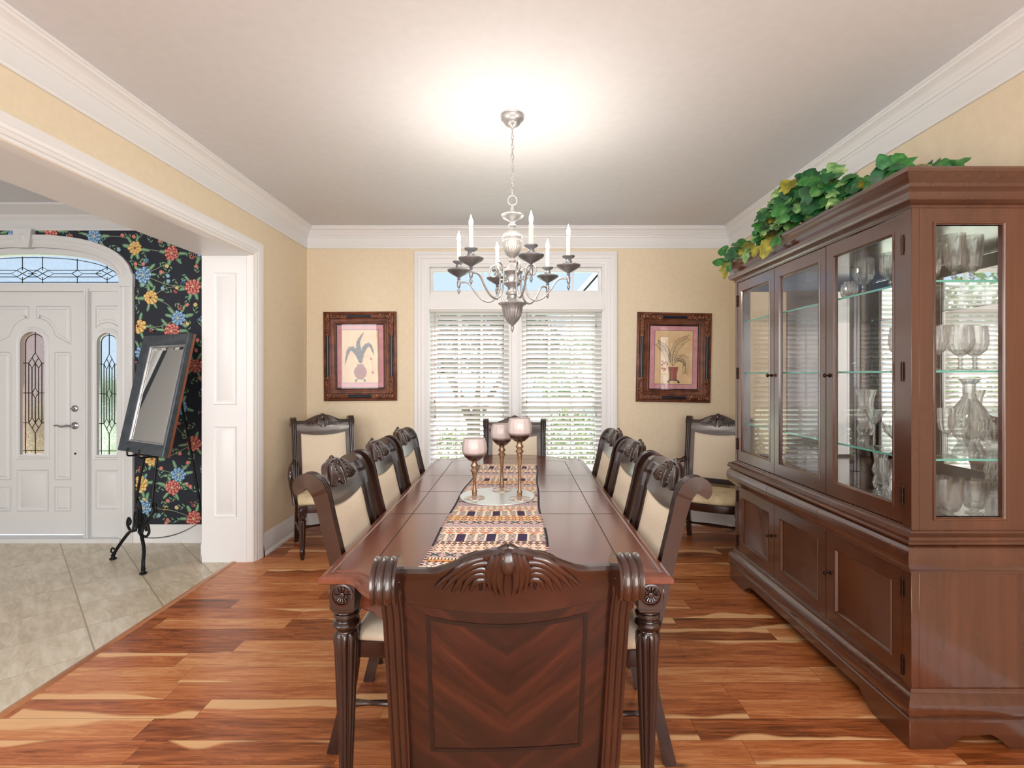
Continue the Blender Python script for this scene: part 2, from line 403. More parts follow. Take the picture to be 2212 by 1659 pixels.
def out(name, mb, mats, parent=None, angle=35, bevel=0, seg=2, label=None, origin=None, solid=0, subsurf=0):
    me = bpy.data.meshes.new(name)
    off = worldloc(parent) if parent else Vector((0,0,0))
    org = Vector(origin) if origin else None
    if org is None and parent is None and mb.v:
        a = np.array(mb.v); org = Vector(((a[:,0].min()+a[:,0].max())/2, (a[:,1].min()+a[:,1].max())/2, a[:,2].min()))
    if org is None: org = off
    a = np.array(mb.v, dtype=float) - np.array(org)
    me.from_pydata(a.tolist(), [], mb.f)
    if isinstance(mats, str): mats = [mats]
    for m in mats: me.materials.append(MAT[m])
    me.polygons.foreach_set('material_index', mb.mi)
    me.validate(); 
    bm = bmesh.new(); bm.from_mesh(me); bmesh.ops.remove_doubles(bm, verts=bm.verts, dist=1e-6)
    bmesh.ops.recalc_face_normals(bm, faces=bm.faces); bm.to_mesh(me); bm.free()
    me.polygons.foreach_set('use_smooth', [True]*len(me.polygons))
    me.set_sharp_from_angle(angle=math.radians(angle))
    o = bpy.data.objects.new(name, me); COL.objects.link(o)
    if parent: o.parent = parent; o.location = org-off
    else: o.location = org
    if bevel:
        b = o.modifiers.new('bevel', 'BEVEL'); b.width = bevel; b.segments = seg; b.limit_method = 'ANGLE'; b.angle_limit = math.radians(40)
        b.harden_normals = False
    if subsurf:
        b = o.modifiers.new('sub', 'SUBSURF'); b.levels = subsurf; b.render_levels = subsurf
    if label: o['label'] = label
    return o
def struct(name, mb, mats, **kw):
    o = out(name, mb, mats, **kw); o['kind'] = 'structure'; return o
def dup(o, loc, rz=None, label=None, group=None, parent=None, scale=None):
    r = o.copy(); COL.objects.link(r)
    if parent is not None: r.parent = parent
    else:
        r.location = loc
        if rz is not None: r.rotation_euler = (0,0,rz)
        if scale: r.scale = scale
        if label: r['label'] = label
        if group: r['group'] = group
    for ch in list(o.children): dup(ch, None, parent=r)
    return r
def smoothpts(pts, n=8):
    """Catmull-Rom through points (tuples of any length)."""
    P = [Vector(p) for p in pts]; out_ = []
    for i in range(len(P)-1):
        p0 = P[max(i-1,0)]; p1 = P[i]; p2 = P[i+1]; p3 = P[min(i+2, len(P)-1)]
        for k in range(n):
            t = k/n
            out_.append(0.5*((2*p1)+(-p0+p2)*t+(2*p0-5*p1+4*p2-p3)*t*t+(-p0+3*p1-3*p2+p3)*t**3))
    out_.append(P[-1]); return out_
def lerp(tab, x):
    if x <= tab[0][0]: return tab[0][1]
    for (a, b), (c, d) in zip(tab, tab[1:]):
        if x <= c: return b+(d-b)*(x-a)/(c-a)
    return tab[-1][1]
def relief(mb, poly, fn, base, steps=((0,0),(0.006,0.007),(0.014,0.001),(0.030,0.001),(0.046,0.009)), mi=None):
    """raised panel moulding: poly counter-clockwise, steps (inset, height)"""
    mb.molding(poly, [(a, base+h) for a, h in steps], fn, closed=True, mi=mi, fill=True)
def rect(x0, x1, z0, z1): return [(x0,z0),(x1,z0),(x1,z1),(x0,z1)]
# ---------------------------------------------------------------- room shell
XW = 1.988; YB = 4.82; CZ = 2.788; XF = -2.365; YF = 4.30; YR = -2.62; XL = -5.5; XR2 = 2.15
yz = lambda X, s=1: (lambda u, v, h: (X+s*h, u, v))           # plane x = X, u = y, v = z
xz = lambda Y, s=-1: (lambda u, v, h: (u, Y+s*h, v))          # plane y = Y, u = x, v = z
m = MB().box(-2.13, XR2, YR, 5.0, -0.12, 0.0); struct('floor', m, 'floor')
m = MB().box(XL, -2.13, YR, 4.46, -0.12, 0.0); struct('floor', m, 'tile')
m = MB(); m.molding([(YR+0.05, 0), (3.834, 0)], [(0.0, -0.022), (0.006, -0.014), (0.009, 0.0), (0.006, 0.016), (0.0, 0.022)], lambda u, v, h: (-2.13+h, u, v))
wood('threshold_wood', L(150,92,54), L(176,114,70), L(196,134,88), 0.35, 0.2)
struct('trim_1', m, 'threshold_wood')
m = MB().box(-2.3, XR2, YR, 5.0, CZ, CZ+0.12); struct('ceiling', m, 'ceiling_paint')
m = MB().box(XL, -2.3, YR, 4.46, 2.81, 2.93); struct('ceiling', m, 'ceiling_paint')

# window wall, with one opening
WX0, WX1, WZ0, WZ1 = -0.862, 0.819, 0.46, 2.452
m = MB().prism(rect(-2.3, XR2, 0, CZ), xz(YB), 0, -0.18, holes=[rect(WX0, WX1, WZ0, WZ1)]); struct('wall_back', m, 'wall_paint')
m = MB().box(XW, XR2, YR, 5.0, 0, CZ); struct('wall_right', m, 'wall_paint')
m = MB().box(XL, XR2, YR-0.15, YR, 0, 2.93); struct('wall_front', m, 'wall_paint')
m = MB().box(XL-0.12, XL, YR, 4.46, 0, 2.93); struct('wall_hall_left', m, 'white_door')
# wall with the wide cased opening to the entrance hall
OH = 2.306
lw = [(YR,0), (-0.6,0), (-0.6,OH), (3.845,OH), (3.845,0), (YB,0), (YB,CZ+0.1), (YR,CZ+0.1)]
m = MB().prism(lw, lambda u, v, d: (d, u, v), -XW, XF); struct('wall_left', m, 'wall_paint')
# panelled jamb and soffit lining of the opening
m = MB()
m.box(XF-0.004, -2.035, 3.835, 3.846, 0, OH); m.box(XF-0.004, -2.035, -0.6, 3.84, OH-0.010, OH)
fn = lambda u, v, h: (u, 3.835-h, v)
for z0, z1 in ((0.34, 1.02), (1.18, 2.17)):
    relief(m, rect(XF+0.085, -2.105, z0, z1), fn, 0, ((0,0),(0.004,0.009),(0.014,0.001),(0.020,0.0005),(0.040,0.012)))
struct('trim_2', m, 'white_trim')
# casing around the opening (dining side)
CAS = [(0,-0.046),(0.004,-0.030),(0.010,-0.004),(0.016,0.004),(0.030,0.006),(0.034,0.012),(0.050,0.014),(0.054,0.018),(0.070,0.020),(0.078,0.026),(0.100,0.028),(0.110,0.028),(0.112,0.0)]
m = MB(); m.molding([(-0.6,0),(-0.6,OH-0.010),(3.835,OH-0.010),(3.835,0)], CAS, lambda u, v, h: (-XW+h, u, v)); struct('trim_3', m, 'white_trim')
# crown moulding of the dining room
CR = [(0,2.592),(0.013,2.592),(0.015,2.606),(0.011,2.612),(0.010,2.694),(0.016,2.698),(0.019,2.712),(0.027,2.716),(0.031,2.728),(0.036,2.732),(0.040,2.742),(0.050,2.752),(0.062,2.760),(0.072,2.766),(0.075,2.774),(0.084,2.777),(0.084,2.790)]
m = MB(); m.molding([(XW,YR),(XW,YB),(-XW,YB),(-XW,YR)], CR, XY); struct('trim_4', m, 'white_trim')
BB = [(0,0.165),(0.006,0.165),(0.012,0.156),(0.013,0.142),(0.018,0.134),(0.019,0.028),(0.026,0.024),(0.032,0.014),(0.033,0.0)]
m = MB(); m.molding([(XW,YR),(XW,YB),(-XW,YB),(-XW,3.96)], BB, XY); struct('baseboard_back', m, 'white_trim')
# hall crown, baseboards
CRF = [(0,2.615),(0.012,2.615),(0.014,2.63),(0.010,2.636),(0.010,2.70),(0.03,2.72),(0.035,2.74),(0.08,2.765),(0.12,2.79),(0.13,2.795),(0.13,2.815)]
m = MB(); m.molding([(XF,YR),(XF,YF),(XL,YF),(XL,YR)], CRF, XY); struct('trim_5', m, 'white_door')
m = MB(); m.molding([(XF,3.846),(XF,YF),(-3.225,YF)], [(0,0.150),(0.006,0.150),(0.014,0.135),(0.018,0.12),(0.018,0.0)], XY); struct('baseboard_hall', m, 'white_trim')

# ---------------------------------------------------------------- window_1
def window():
    r = root('window_1', (-0.0215, YB, WZ0), kind='structure')
    f = xz(YB)
    m = MB()     # casing with profile, flat stool and apron
    cp = [(0,-0.02),(0,0.010),(0.014,0.014),(0.018,0.010),(0.045,0.012),(0.050,0.018),(0.075,0.020),(0.082,0.026),(0.106,0.028),(0.110,0.026),(0.110,0.0)]
    m.molding([(WX0,WZ0),(WX0,WZ1),(WX1,WZ1),(WX1,WZ0)], cp, f)
    m.box(WX0-0.13, WX1+0.13, YB-0.055, YB+0.02, WZ0-0.03, WZ0); m.box(WX0-0.10, WX1+0.10, YB-0.022, YB, WZ0-0.13, WZ0-0.03)
    out('window_casing', m, 'white_trim', r)
    m = MB()     # jamb box, mullion, head panel between transom and lights
    m.box(WX0-0.002, WX0+0.03, YB-0.005, YB+0.17, WZ0, WZ1); m.box(WX1-0.03, WX1+0.002, YB-0.005, YB+0.17, WZ0, WZ1)
    m.box(WX0, WX1, YB+0.0, YB+0.17, WZ1-0.03, WZ1+0.002); m.box(WX0, WX1, YB-0.005, YB+0.17, WZ0-0.002, WZ0+0.02)
    m.box(WX0, WX1, YB+0.0, YB+0.17, 2.085, 2.17)                     # transom bar
    m.box(WX0+0.012, WX1-0.012, YB-0.022, YB+0.02, 2.018, 2.082)          # head board over the blinds
    m.box(WX0, WX1, YB+0.012, YB+0.03, 2.15, 2.19)
    m.box(-0.085, 0.030, YB+0.0, YB+0.17, WZ0, 2.09)
    m.molding([(-0.085+0.02, WZ0),(-0.085+0.02, 2.03)], [(0,0),(0,0.014),(0.02,0.014),(0.02,0)], f)
    m.molding([(0.010, WZ0),(0.010, 2.03)], [(0,0),(0,0.014),(0.02,0.014),(0.02,0)], f)
    out('window_frame', m, 'white_trim', r)
    # transom sash with glass and bars
    m = MB(); a = (-0.807, 0.765, 2.205, 2.385)
    m.prism(rect(WX0+0.03, WX1-0.03, 2.17, 2.425), xz(YB+0.04), 0, -0.05, holes=[rect(*a)])
    for px in (-0.335, -0.02, 0.525): m.box(px-0.008, px+0.008, YB+0.05, YB+0.08, a[2], a[3])
    m.molding([(a[0],a[2]),(a[0],a[3]),(a[1],a[3]),(a[1],a[2])], [(0.03,0),(0.03,0.006),(0.02,0.010),(0.004,0.004),(0,0)], xz(YB+0.04), closed=True)
    out('transom_sash', m, 'white_trim', r)
    out('pane', MB().box(a[0]-0.01, a[1]+0.01, YB+0.062, YB+0.066, a[2]-0.01, a[3]+0.01), 'clear_pane', r)
    for x0, x1 in ((WX0+0.03, -0.085), (0.030, WX1-0.03)):
        m = MB()
        for z0, z1, y in ((WZ0+0.02, 1.16, 0.07), (1.11, 2.085, 0.10)):
            m.prism(rect(x0, x1, z0, z1), xz(YB+y), 0, -0.03, holes=[rect(x0+0.05, x1-0.05, z0+0.055, z1-0.05)])
            for k in (1, 2):
                xx = x0+0.05+(x1-x0-0.10)*k/3; m.box(xx-0.011, xx+0.011, YB+y+0.002, YB+y+0.028, z0+0.05, z1-0.045)
            zz = (z0+z1)/2; m.box(x0+0.05, x1-0.05, YB+y+0.004, YB+y+0.026, zz-0.011, zz+0.011)
        s = out('sash', m, 'white_trim', r)
        m = MB()
        for z0, z1, y in ((WZ0+0.02, 1.16, 0.07), (1.11, 2.085, 0.10)): m.box(x0+0.045, x1-0.045, YB+y+0.013, YB+y+0.017, z0+0.05, z1-0.045)
        out('pane', m, 'clear_pane', s)
    return r
window()
def blind(x0, x1, label):
    r = root('window_blind', ((x0+x1)/2, YB-0.01, WZ0+0.03), label=label, cat='blind', group='slatted blinds in the window')
    m = MB(); n = 34; z = 1.985; a = math.radians(37); dy, dz = 0.0258*math.cos(a), 0.0258*math.sin(a)
    y0 = YB+0.008; k = 0
    while z > WZ0+0.07:
        A = (x0, y0-dy, z+dz); B = (x1, y0-dy, z+dz); C = (x1, y0+dy, z-dz); D = (x0, y0+dy, z-dz)
        t = Vector((0, math.sin(a), math.cos(a)))*0.0026
        V = [Vector(p)-t*0.5 for p in (A,B,C,D)] + [Vector(p)+t*0.5 for p in (A,B,C,D)]
        m.add(V, [(0,1,2,3),(7,6,5,4),(0,4,5,1),(1,5,6,2),(2,6,7,3),(3,7,4,0)])
        z -= 0.0445; k += 1
    out('slats', m, 'blind_white', r)
    out('headrail', MB().box(x0, x1, YB-0.02, YB+0.03, 1.995, 2.017), 'blind_white', r, bevel=0.003)
    out('bottom_rail', MB().box(x0, x1, YB-0.015, YB+0.03, WZ0+0.03, WZ0+0.05), 'blind_white', r, bevel=0.004)
    m = MB(); wd = x1-x0
    for fx in (0.07, 0.125, 0.5, 0.89, 0.94): 
        for yy in (YB-0.016,):
            m.tube([(x0+wd*fx, yy, 2.0), (x0+wd*fx, yy, WZ0+0.045)], 0.0008, 5)
    out('ladder_cord', m, 'cord_white', r)
    for fx, zz in ((0.93, 1.85), (0.06, 1.14), (0.065, 1.0), (0.93, 1.02)):
        m = MB(); m.lathe([(0.0012,0.03),(0.003,0.026),(0.005,0.004),(0.004,0),(0.0005,0)], (x0+wd*fx, YB-0.024, zz), 8)
        m.tube([(x0+wd*fx, YB-0.021, 2.0), (x0+wd*fx, YB-0.024, zz+0.03)], 0.0006, 4)
        out('tassel', m, 'tassel_wood', r)
    return r
blind(-0.825, -0.088, 'white slatted blind in left half of dining room window')
blind(0.034, 0.784, 'white slatted blind in right half of dining room window')

# ---------------------------------------------------------------- front door with sidelights, arched transom
DX = -4.125; SP = 2.174                       # door centre, springing
def arch(cx, hw, z0, spr, rise, n=24, power=2.4):
    """closed outline: bottom-left, bottom-right, up and over (counter-clockwise)"""
    p = [(cx-hw, z0), (cx+hw, z0)]
    for k in range(n+1):
        a = PI*k/n; ca, sa = math.cos(a), math.sin(a)
        p.append((cx+hw*abs(ca)**(2/power)*(1 if ca >= 0 else -1), spr+rise*abs(sa)**(2/power)))
    return p
dw = arch(DX, 0.80, -0.001, SP, 0.30)
m = MB(); m.prism([(XL,0)] + [(DX-0.80,0)] + list(reversed(dw[2:])) + [(DX+0.80,0), (XF,0), (XF,2.85), (XL,2.85)], xz(YF), 0, -0.15)
# ---- wallpaper pattern as thin printed shapes on the same wall
WP = ['wp_navy','wp_red','wp_pink','wp_rose','wp_blue','wp_sky','wp_ice','wp_gold','wp_yellow','wp_cream','wp_leaf','wp_mint','wp_stem']
rnd = random.Random(11)
def ok(x, z):
    if x > XF-0.005 or z > 2.66 or z < 0.1: return False
    if x < -3.215 and z < SP: return False
    u = abs(x-DX)/0.905
    if u < 1 and z < SP+0.395*(1-u**2.4)**(1/2.4): return False
    return x > -5.0
def poly(pts, lay, mi):
    if all(ok(*p) for p in pts): m.add([(p[0], YF-0.0006-0.0003*lay, p[1]) for p in pts], [tuple(range(len(pts)))], mi)
def petal(cx, cz, a, r0, r1, wd, lay, mi, n=9):
    P = []
    for k in range(n+1):
        t = k/n; b = -PI/2+PI*t; rr = r0+(r1-r0)*(0.55+0.45*math.cos(b)); s = math.sin(b)*wd
        P.append((cx+rr*math.cos(a)-s*math.sin(a), cz+rr*math.sin(a)+s*math.cos(a)))
    P.append((cx+r0*math.cos(a), cz+r0*math.sin(a))); poly(P, lay, mi)
def peony(cx, cz, r, pal):
    d, mm, l = pal; sx = rnd.uniform(0, 6)
    for lay, (rr, n, w_) in enumerate(((1.0, 9, 0.30), (0.78, 8, 0.26), (0.55, 6, 0.22), (0.33, 5, 0.15))):
        for k in range(n):
            a = sx+lay*0.4+2*PI*k/n; q = r*rr*rnd.uniform(0.88, 1.08)
            petal(cx, cz, a, q*0.1, q, r*w_, 4+lay*3, d); petal(cx, cz, a, q*0.3, q*0.93, r*w_*0.72, 5+lay*3, mm); petal(cx, cz, a+0.1, q*0.66, q*0.9, r*w_*0.42, 6+lay*3, l)
    for k in range(5): petal(cx, cz, sx+k*1.26, 0.002, r*0.16, r*0.07, 17, 9 if pal[0] != 7 else 1)
def leaf(cx, cz, a, ln, wd, lay=2, mi=10):
    P = []; Q = []
    for k in range(13):
        t = k/12*2*PI; u = (1-math.cos(t))/2*ln; v = math.sin(t)*wd*(1-0.35*(1-math.cos(t))/2)*(1+0.12*math.cos(6*t))
        P.append((cx+u*math.cos(a)-v*math.sin(a), cz+u*math.sin(a)+v*math.cos(a)))
        v *= 0.45; Q.append((cx+u*0.9*math.cos(a)-v*math.sin(a), cz+u*0.9*math.sin(a)+v*math.cos(a)))
    poly(P[:-1], lay, mi); poly(Q[:-1], lay+1, 11)
def stem(pts, w_=0.0022, mi=12, lay=1):
    P = smoothpts([(a, b, 0) for a, b in pts], 6)
    for p, q in zip(P, P[1:]):
        d = (q-p)
        if d.length < 1e-6: continue
        n = Vector((-d.y, d.x, 0)).normalized()*w_
        poly([(p.x+n.x, p.y+n.y), (p.x-n.x, p.y-n.y), (q.x-n.x, q.y-n.y), (q.x+n.x, q.y+n.y)], lay, mi)
def wpx(px, py): return ((px-1119)*YF/1106, H+(811-py)*YF/1106)
PR, PB, PY = (1,2,3), (4,5,6), (7,8,9)
FL = [(204,511,PB),(292,536,PY),(371,547,PR),(310,594,PB),(417,619,PR),(326,643,PY),(385,687,PB),(299,705,PY),(371,715,PR),(307,763,PB),(422,790,PR),(352,800,PB),(330,870,PY),(390,880,PB),
      (419,958,PR),(329,991,PY),(386,1025,PB),(373,1053,PR),(303,1046,PY),(311,1097,PB),(419,1120,PR),(110,500,PR),(30,497,PB),(436,540,PB),(350,930,PR),(300,930,PB)]
for i, (px, py, pal) in enumerate(FL):
    x, z = wpx(px, py); r = rnd.uniform(0.062, 0.074)
    for k in range(6):
        a = k*PI/3+rnd.uniform(-0.3, 0.3); leaf(x+r*0.8*math.cos(a), z+r*0.8*math.sin(a), a, rnd.uniform(0.05,0.085), rnd.uniform(0.014,0.022), 2, 10)
    peony(x, z, r, pal)
    if i+1 < 21:
        x2, z2 = wpx(*FL[i+1][:2]); mx, mz = (x+x2)/2+rnd.uniform(-.1,.1), (z+z2)/2+rnd.uniform(-.06,.06)
        stem([(x,z),(mx,mz),(x2,z2)], 0.0028)
used = [wpx(a, b) for a, b, _ in FL]
for k in range(1700):
    x = rnd.uniform(-5.0, XF); z = rnd.uniform(0.15, 2.64)
    if not ok(x, z) or min((x-a)**2+(z-b)**2 for a, b in used) < 0.0062: continue
    used.append((x, z))
    a = rnd.uniform(0, 2*PI); pal = rnd.choice((PR, PB, PY, PR)); ln = rnd.uniform(0.05, 0.10)
    e = (x+ln*math.cos(a), z+ln*math.sin(a)); mid = (x+ln*.5*math.cos(a)-.02*math.sin(a), z+ln*.5*math.sin(a)+.02*math.cos(a))
    stem([(x,z), mid, e], 0.0014)
    for q in range(4): leaf(x+(e[0]-x)*q/4, z+(e[1]-z)*q/4, a+(1 if q%2 else -1)*0.9, 0.03, 0.007, 2, 10)
    if k % 3 == 0:
        for q in range(9): 
            bx, bz = e[0]+rnd.uniform(-.018,.018), e[1]+rnd.uniform(-.018,.018)
            for w_ in range(4): petal(bx, bz, w_*1.6, 0, 0.008, 0.004, 4, pal[1])
    else:
        for w_ in range(5): petal(e[0], e[1], w_*1.256, 0.002, 0.017, 0.008, 4, pal[1]); 
        for w_ in range(5): petal(e[0], e[1], w_*1.256, 0.002, 0.010, 0.004, 5, pal[2])
struct('wall_hall_front', m, WP)

def door():
    r = root('door_1', (DX, YF, 0), kind='structure')
    ft = xz(YF)
    # arched casing with keystone and plinth/capital blocks
    inner = arch(DX, 0.80, 0, SP, 0.30)
    path = list(reversed(inner[2:])); path = [(DX-0.80, 0)] + path + [(DX+0.80, 0)]
    m = MB(); m.molding(path, [(0,-0.02),(0,0.012),(0.010,0.018),(0.030,0.014),(0.036,0.018),(0.060,0.018),(0.066,0.024),(0.092,0.026),(0.104,0.024),(0.104,0)], ft)
    m.box(DX-0.91, DX-0.795, YF-0.032, YF, SP-0.03, SP+0.075); m.box(DX+0.795, DX+0.91, YF-0.032, YF, SP-0.03, SP+0.075)
    m.prism([(DX-0.055,2.465),(DX+0.055,2.465),(DX+0.078,2.622),(DX-0.078,2.622)], ft, 0, 0.045)
    m.lathe([(0.0,0.004),(0.012,0.004),(0.016,0.002),(0.02,0.006),(0.03,0.004),(0.034,0)], (DX, YF-0.045, 2.55), 20, M=Matrix.Rotation(PI/2,4,'X'))
    out('door_casing', m, 'white_door', r)
    # frame: transom bar, mullions, arch rim, threshold
    m = MB()
    rim_o = arch(DX, 0.80, 2.11, SP, 0.30); rim_i = arch(DX, 0.765, 2.176, SP+0.012, 0.245, power=2.3)
    m.prism(rim_o, xz(YF+0.01), 0, -0.10, holes=[rim_i])
    for s in (-1, 1):
        m.box(DX+s*0.474, DX+s*0.515, YF+0.0, YF+0.12, 0.0, 2.13); m.box(DX+s*0.765, DX+s*0.80, YF+0.0, YF+0.12, 0, 2.13)
        for xx in (0.492, 0.51): m.box(DX+s*xx-0.004, DX+s*xx+0.004, YF-0.006, YF+0.01, 0.03, 2.11)
    m.box(DX-0.80, DX+0.80, YF-0.03, YF+0.14, 0, 0.035)
    out('door_frame', m, 'white_door', r)
    # arched transom window: textured glass and lead lines
    g = out('transom_glass', MB().prism(arch(DX, 0.77, 2.17, SP+0.012, 0.25, power=2.3), xz(YF+0.055), 0, -0.006), 'textured_glass', r)
    m = MB()
    def ln(pts, w_=0.0032, yy=YF+0.050):
        m.tube([(x, yy, z) for x, z in pts], w_, 6)
    def P(px, py): return ((px/7.373-1119)*0.003888, H+(811-480-py/7.373)*0.003888)
    def mir(pts): return [(2*DX-x, z) for x, z in pts]
    cxp = DX
    def both(pts): ln(pts); ln(mir(pts))
    def D(cx, cz, a, b): return [(cx-a,cz),(cx,cz+b),(cx+a,cz),(cx,cz-b),(cx-a,cz)]
    zc = P(0,800)[1]
    ln([(DX-0.75,P(0,940)[1]),(DX+0.75,P(0,940)[1])])
    x1 = P(590,0)[0]-DX; x2 = P(1150,0)[0]-DX; x3 = P(1630,0)[0]-DX
    for xx, a, b in ((x1, 0.095, 0.054), (x2, 0.047, 0.028), (x3, 0.098, 0.054)):
        both(D(DX+xx, zc, a, b))
    for xx, a, b in ((x1,0.095,0.054),(x3,0.098,0.054)):
        both([(DX+xx-a/2, zc+b/2),(DX+xx+a/2, zc-b/2)]); both([(DX+xx-a/2, zc-b/2),(DX+xx+a/2, zc+b/2)])
    for zz in (zc+0.028, zc, zc-0.028):
        e = 0.047 if abs(zz-zc) < .001 else 0.0
        both([(DX+x1+0.05+(0.045 if e else 0), zz),(DX+x2-e, zz)]); both([(DX+x2+e, zz),(DX+x3-0.05, zz)]); ln([(DX-x1+0.05, zz),(DX+x1-0.05, zz)])
    for xx, top in ((x1, 0.235), (x2, 0.218), (x3, 0.165)):
        both([(DX+xx, zc+0.028),(DX+xx, SP+top)]); both([(DX+xx, zc-0.03),(DX+xx, 2.178)])
    a_ = arch(DX, 0.748, 2.2, SP+0.012, 0.215, power=2.3)[2:]; ln(a_)
    out('leading', m, 'came', g)
    # door slab and sidelight panels with glazing
    def leaded_light(cx, hw, z0, spr, y, parent, matn):
        gl = out('glazing', MB().prism(arch(cx, hw, z0, spr, hw, 16, 2.0), xz(y), 0, -0.006), matn, parent)
        mm = MB(); yy = y-0.003; zt = spr+hw; hh = zt-z0
        def l2(pts, w_=0.0034): mm.tube([(x, yy, z) for x, z in pts], w_, 6)
        i = hw*0.80
        l2([(cx-i, z0)] + list(reversed(arch(cx, i, z0, spr, i, 12, 2.0)[2:])) + [(cx+i, z0)])
        l2([(cx-hw, z0+0.03),(cx+hw, z0+0.03)])
        z1 = z0+hh*0.745; z2 = z0+hh*0.50; z3 = z0+hh*0.255; s = hw*0.27
        l2([(cx,zt),(cx,z1+0.085)]); l2([(cx,z0),(cx,z3-0.085)])
        for zz in (z1, z2, z3):
            l2([(cx-hw,zz),(cx-(s*2 if zz != z2 else s),zz)]); l2([(cx+hw,zz),(cx+(s*2 if zz != z2 else s),zz)])
        d = 0.044
        for zc_, u in ((z1, 1), (z3, -1)):
            for ox, oz in ((0, u*d), (-s, 0), (s, 0)):
                l2([(cx+ox-s, zc_+oz),(cx+ox, zc_+oz+d),(cx+ox+s, zc_+oz),(cx+ox, zc_+oz-d),(cx+ox-s, zc_+oz)])
        l2([(cx-s,z2),(cx,z2+d),(cx+s,z2),(cx,z2-d),(cx-s,z2)])
        for k in (-2, -1, 0, 1, 2):
            o = 0 if abs(k) != 0 else 0
            a = z1-(d if abs(k)==1 else 0); b = z3+(d if abs(k)==1 else 0)
            if k == 0: l2([(cx, z1),(cx, z2+d)]); l2([(cx, z2-d),(cx, z3)])
            else: l2([(cx+k*s, a),(cx+k*s, b)])
        out('leading', mm, 'came', gl); return gl
    slab = MB(); Yd = YF+0.055; fd = xz(Yd)
    gx = DX+0.003
    slab.prism(rect(DX-0.470, DX+0.470, 0.048, 2.122), fd, 0, -0.045, holes=[arch(gx, 0.106, 0.727, 1.668, 0.106, 16, 2.0)])
    def rim(mb, cx, hw, z0, spr, y):
        mb.molding(arch(cx, hw, z0, spr, hw, 18, 2.0), [(0,0.0),(0.002,0.012),(-0.016,0.012),(-0.024,0.004),(-0.034,0.008),(-0.040,0.0)], xz(y), closed=True)
    rim(slab, gx, 0.106, 0.727, 1.668, Yd)
    st = ((0,0),(0.005,0.009),(0.013,-0.006),(0.020,-0.006),(0.048,0.009))
    st2 = ((0,0),(0.005,0.009),(0.011,-0.006),(0.016,-0.006),(0.034,0.008))
    relief(slab, rect(DX-0.135, DX+0.135, 0.245, 0.60), fd, 0.001, st)
    for s in (-1, 1):
        a, b = sorted((DX+s*0.185, DX+s*0.325))
        relief(slab, rect(a, b, 0.245, 0.455), fd, 0.001, st2); relief(slab, rect(a, b, 0.51, 1.60), fd, 0.001, st2)
        # upper panel with a scooped inner corner
        pts = [(DX+s*0.325, 1.66), (DX+s*0.325, 1.99), (DX+s*0.03, 1.99), (DX+s*0.03, 1.89)]
        for k in range(7):
            t = PI/2-(k/6)*PI/2*0.92; pts.append((DX+s*(0.03+0.16*math.cos(t)), 1.715+0.17*math.sin(t)))
        if s < 0: pts = pts[::-1]
        relief(slab, pts, fd, 0.001, st2)
    sl = out('door_slab', slab, 'white_door', r)
    leaded_light(gx, 0.104, 0.729, 1.668, Yd+0.02, sl, 'rose_glass')
    for s in (-1, 1):
        c = DX+s*0.64; sm_ = MB(); Ys = YF+0.03; fs = xz(Ys); gc = DX+s*0.670
        gc = DX+s*0.655
        sm_.prism(rect(c-0.13, c+0.13, 0.03, 2.112), fs, 0, -0.045, holes=[arch(gc, 0.086, 0.727, 1.675, 0.086, 16, 2.0)])
        rim(sm_, gc, 0.086, 0.727, 1.675, Ys)
        relief(sm_, rect(gc-0.10, gc+0.10, 0.27, 0.60), fs, 0.001, st)
        relief(sm_, [(gc-0.10,1.80),(gc-0.05,1.835),(gc,1.845),(gc+0.05,1.835),(gc+0.10,1.80),(gc+0.10,1.99),(gc-0.10,1.99)], fs, 0.001, st2)
        s1 = out('sidelight_panel', sm_, 'white_door', r)
        leaded_light(gc, 0.084, 0.729, 1.675, Ys+0.02, s1, 'textured_glass')
    # lever handle, deadbolt, stop, strike plates
    hx = DX+0.470-0.112
    m = MB(); R = Matrix.Rotation(PI/2, 4, 'X')
    m.lathe([(0.031,0),(0.031,0.006),(0.024,0.012),(0.012,0.016),(0.011,0.045),(0.0,0.047)], (hx, Yd, 0.973), 24, M=R)
    m.tube(smoothpts([(hx, Yd-0.04, 0.973),(hx-0.04, Yd-0.048, 0.976),(hx-0.08, Yd-0.046, 0.968),(hx-0.115, Yd-0.044, 0.978),(hx-0.138, Yd-0.044, 0.978),(hx-0.142, Yd-0.044, 0.972)],5), [0.009]*6+[0.007]*14+[0.005]*6, 10)
    out('lever_handle', m, 'chrome', sl)
    m = MB(); m.lathe([(0.028,0),(0.028,0.008),(0.020,0.014),(0.0,0.015)], (hx, Yd, 1.118), 24, M=R)
    m.box(hx-0.018, hx+0.012, Yd-0.032, Yd-0.012, 1.113, 1.123); out('deadbolt', m, 'chrome', sl, bevel=0.002)
    m = MB(); m.lathe([(0.009,0),(0.008,0.004),(0,0.005)], (hx+0.002, Yd, 0.735), 12, M=R); out('peg_hole', m, 'iron', sl)
    m = MB(); m.box(DX+0.468, DX+0.4745, YF+0.02, YF+0.054, 1.09, 1.145); m.box(DX+0.468, DX+0.4745, YF+0.02, YF+0.054, 0.945, 1.0); out('strike_plate', m, 'chrome', r)
door()
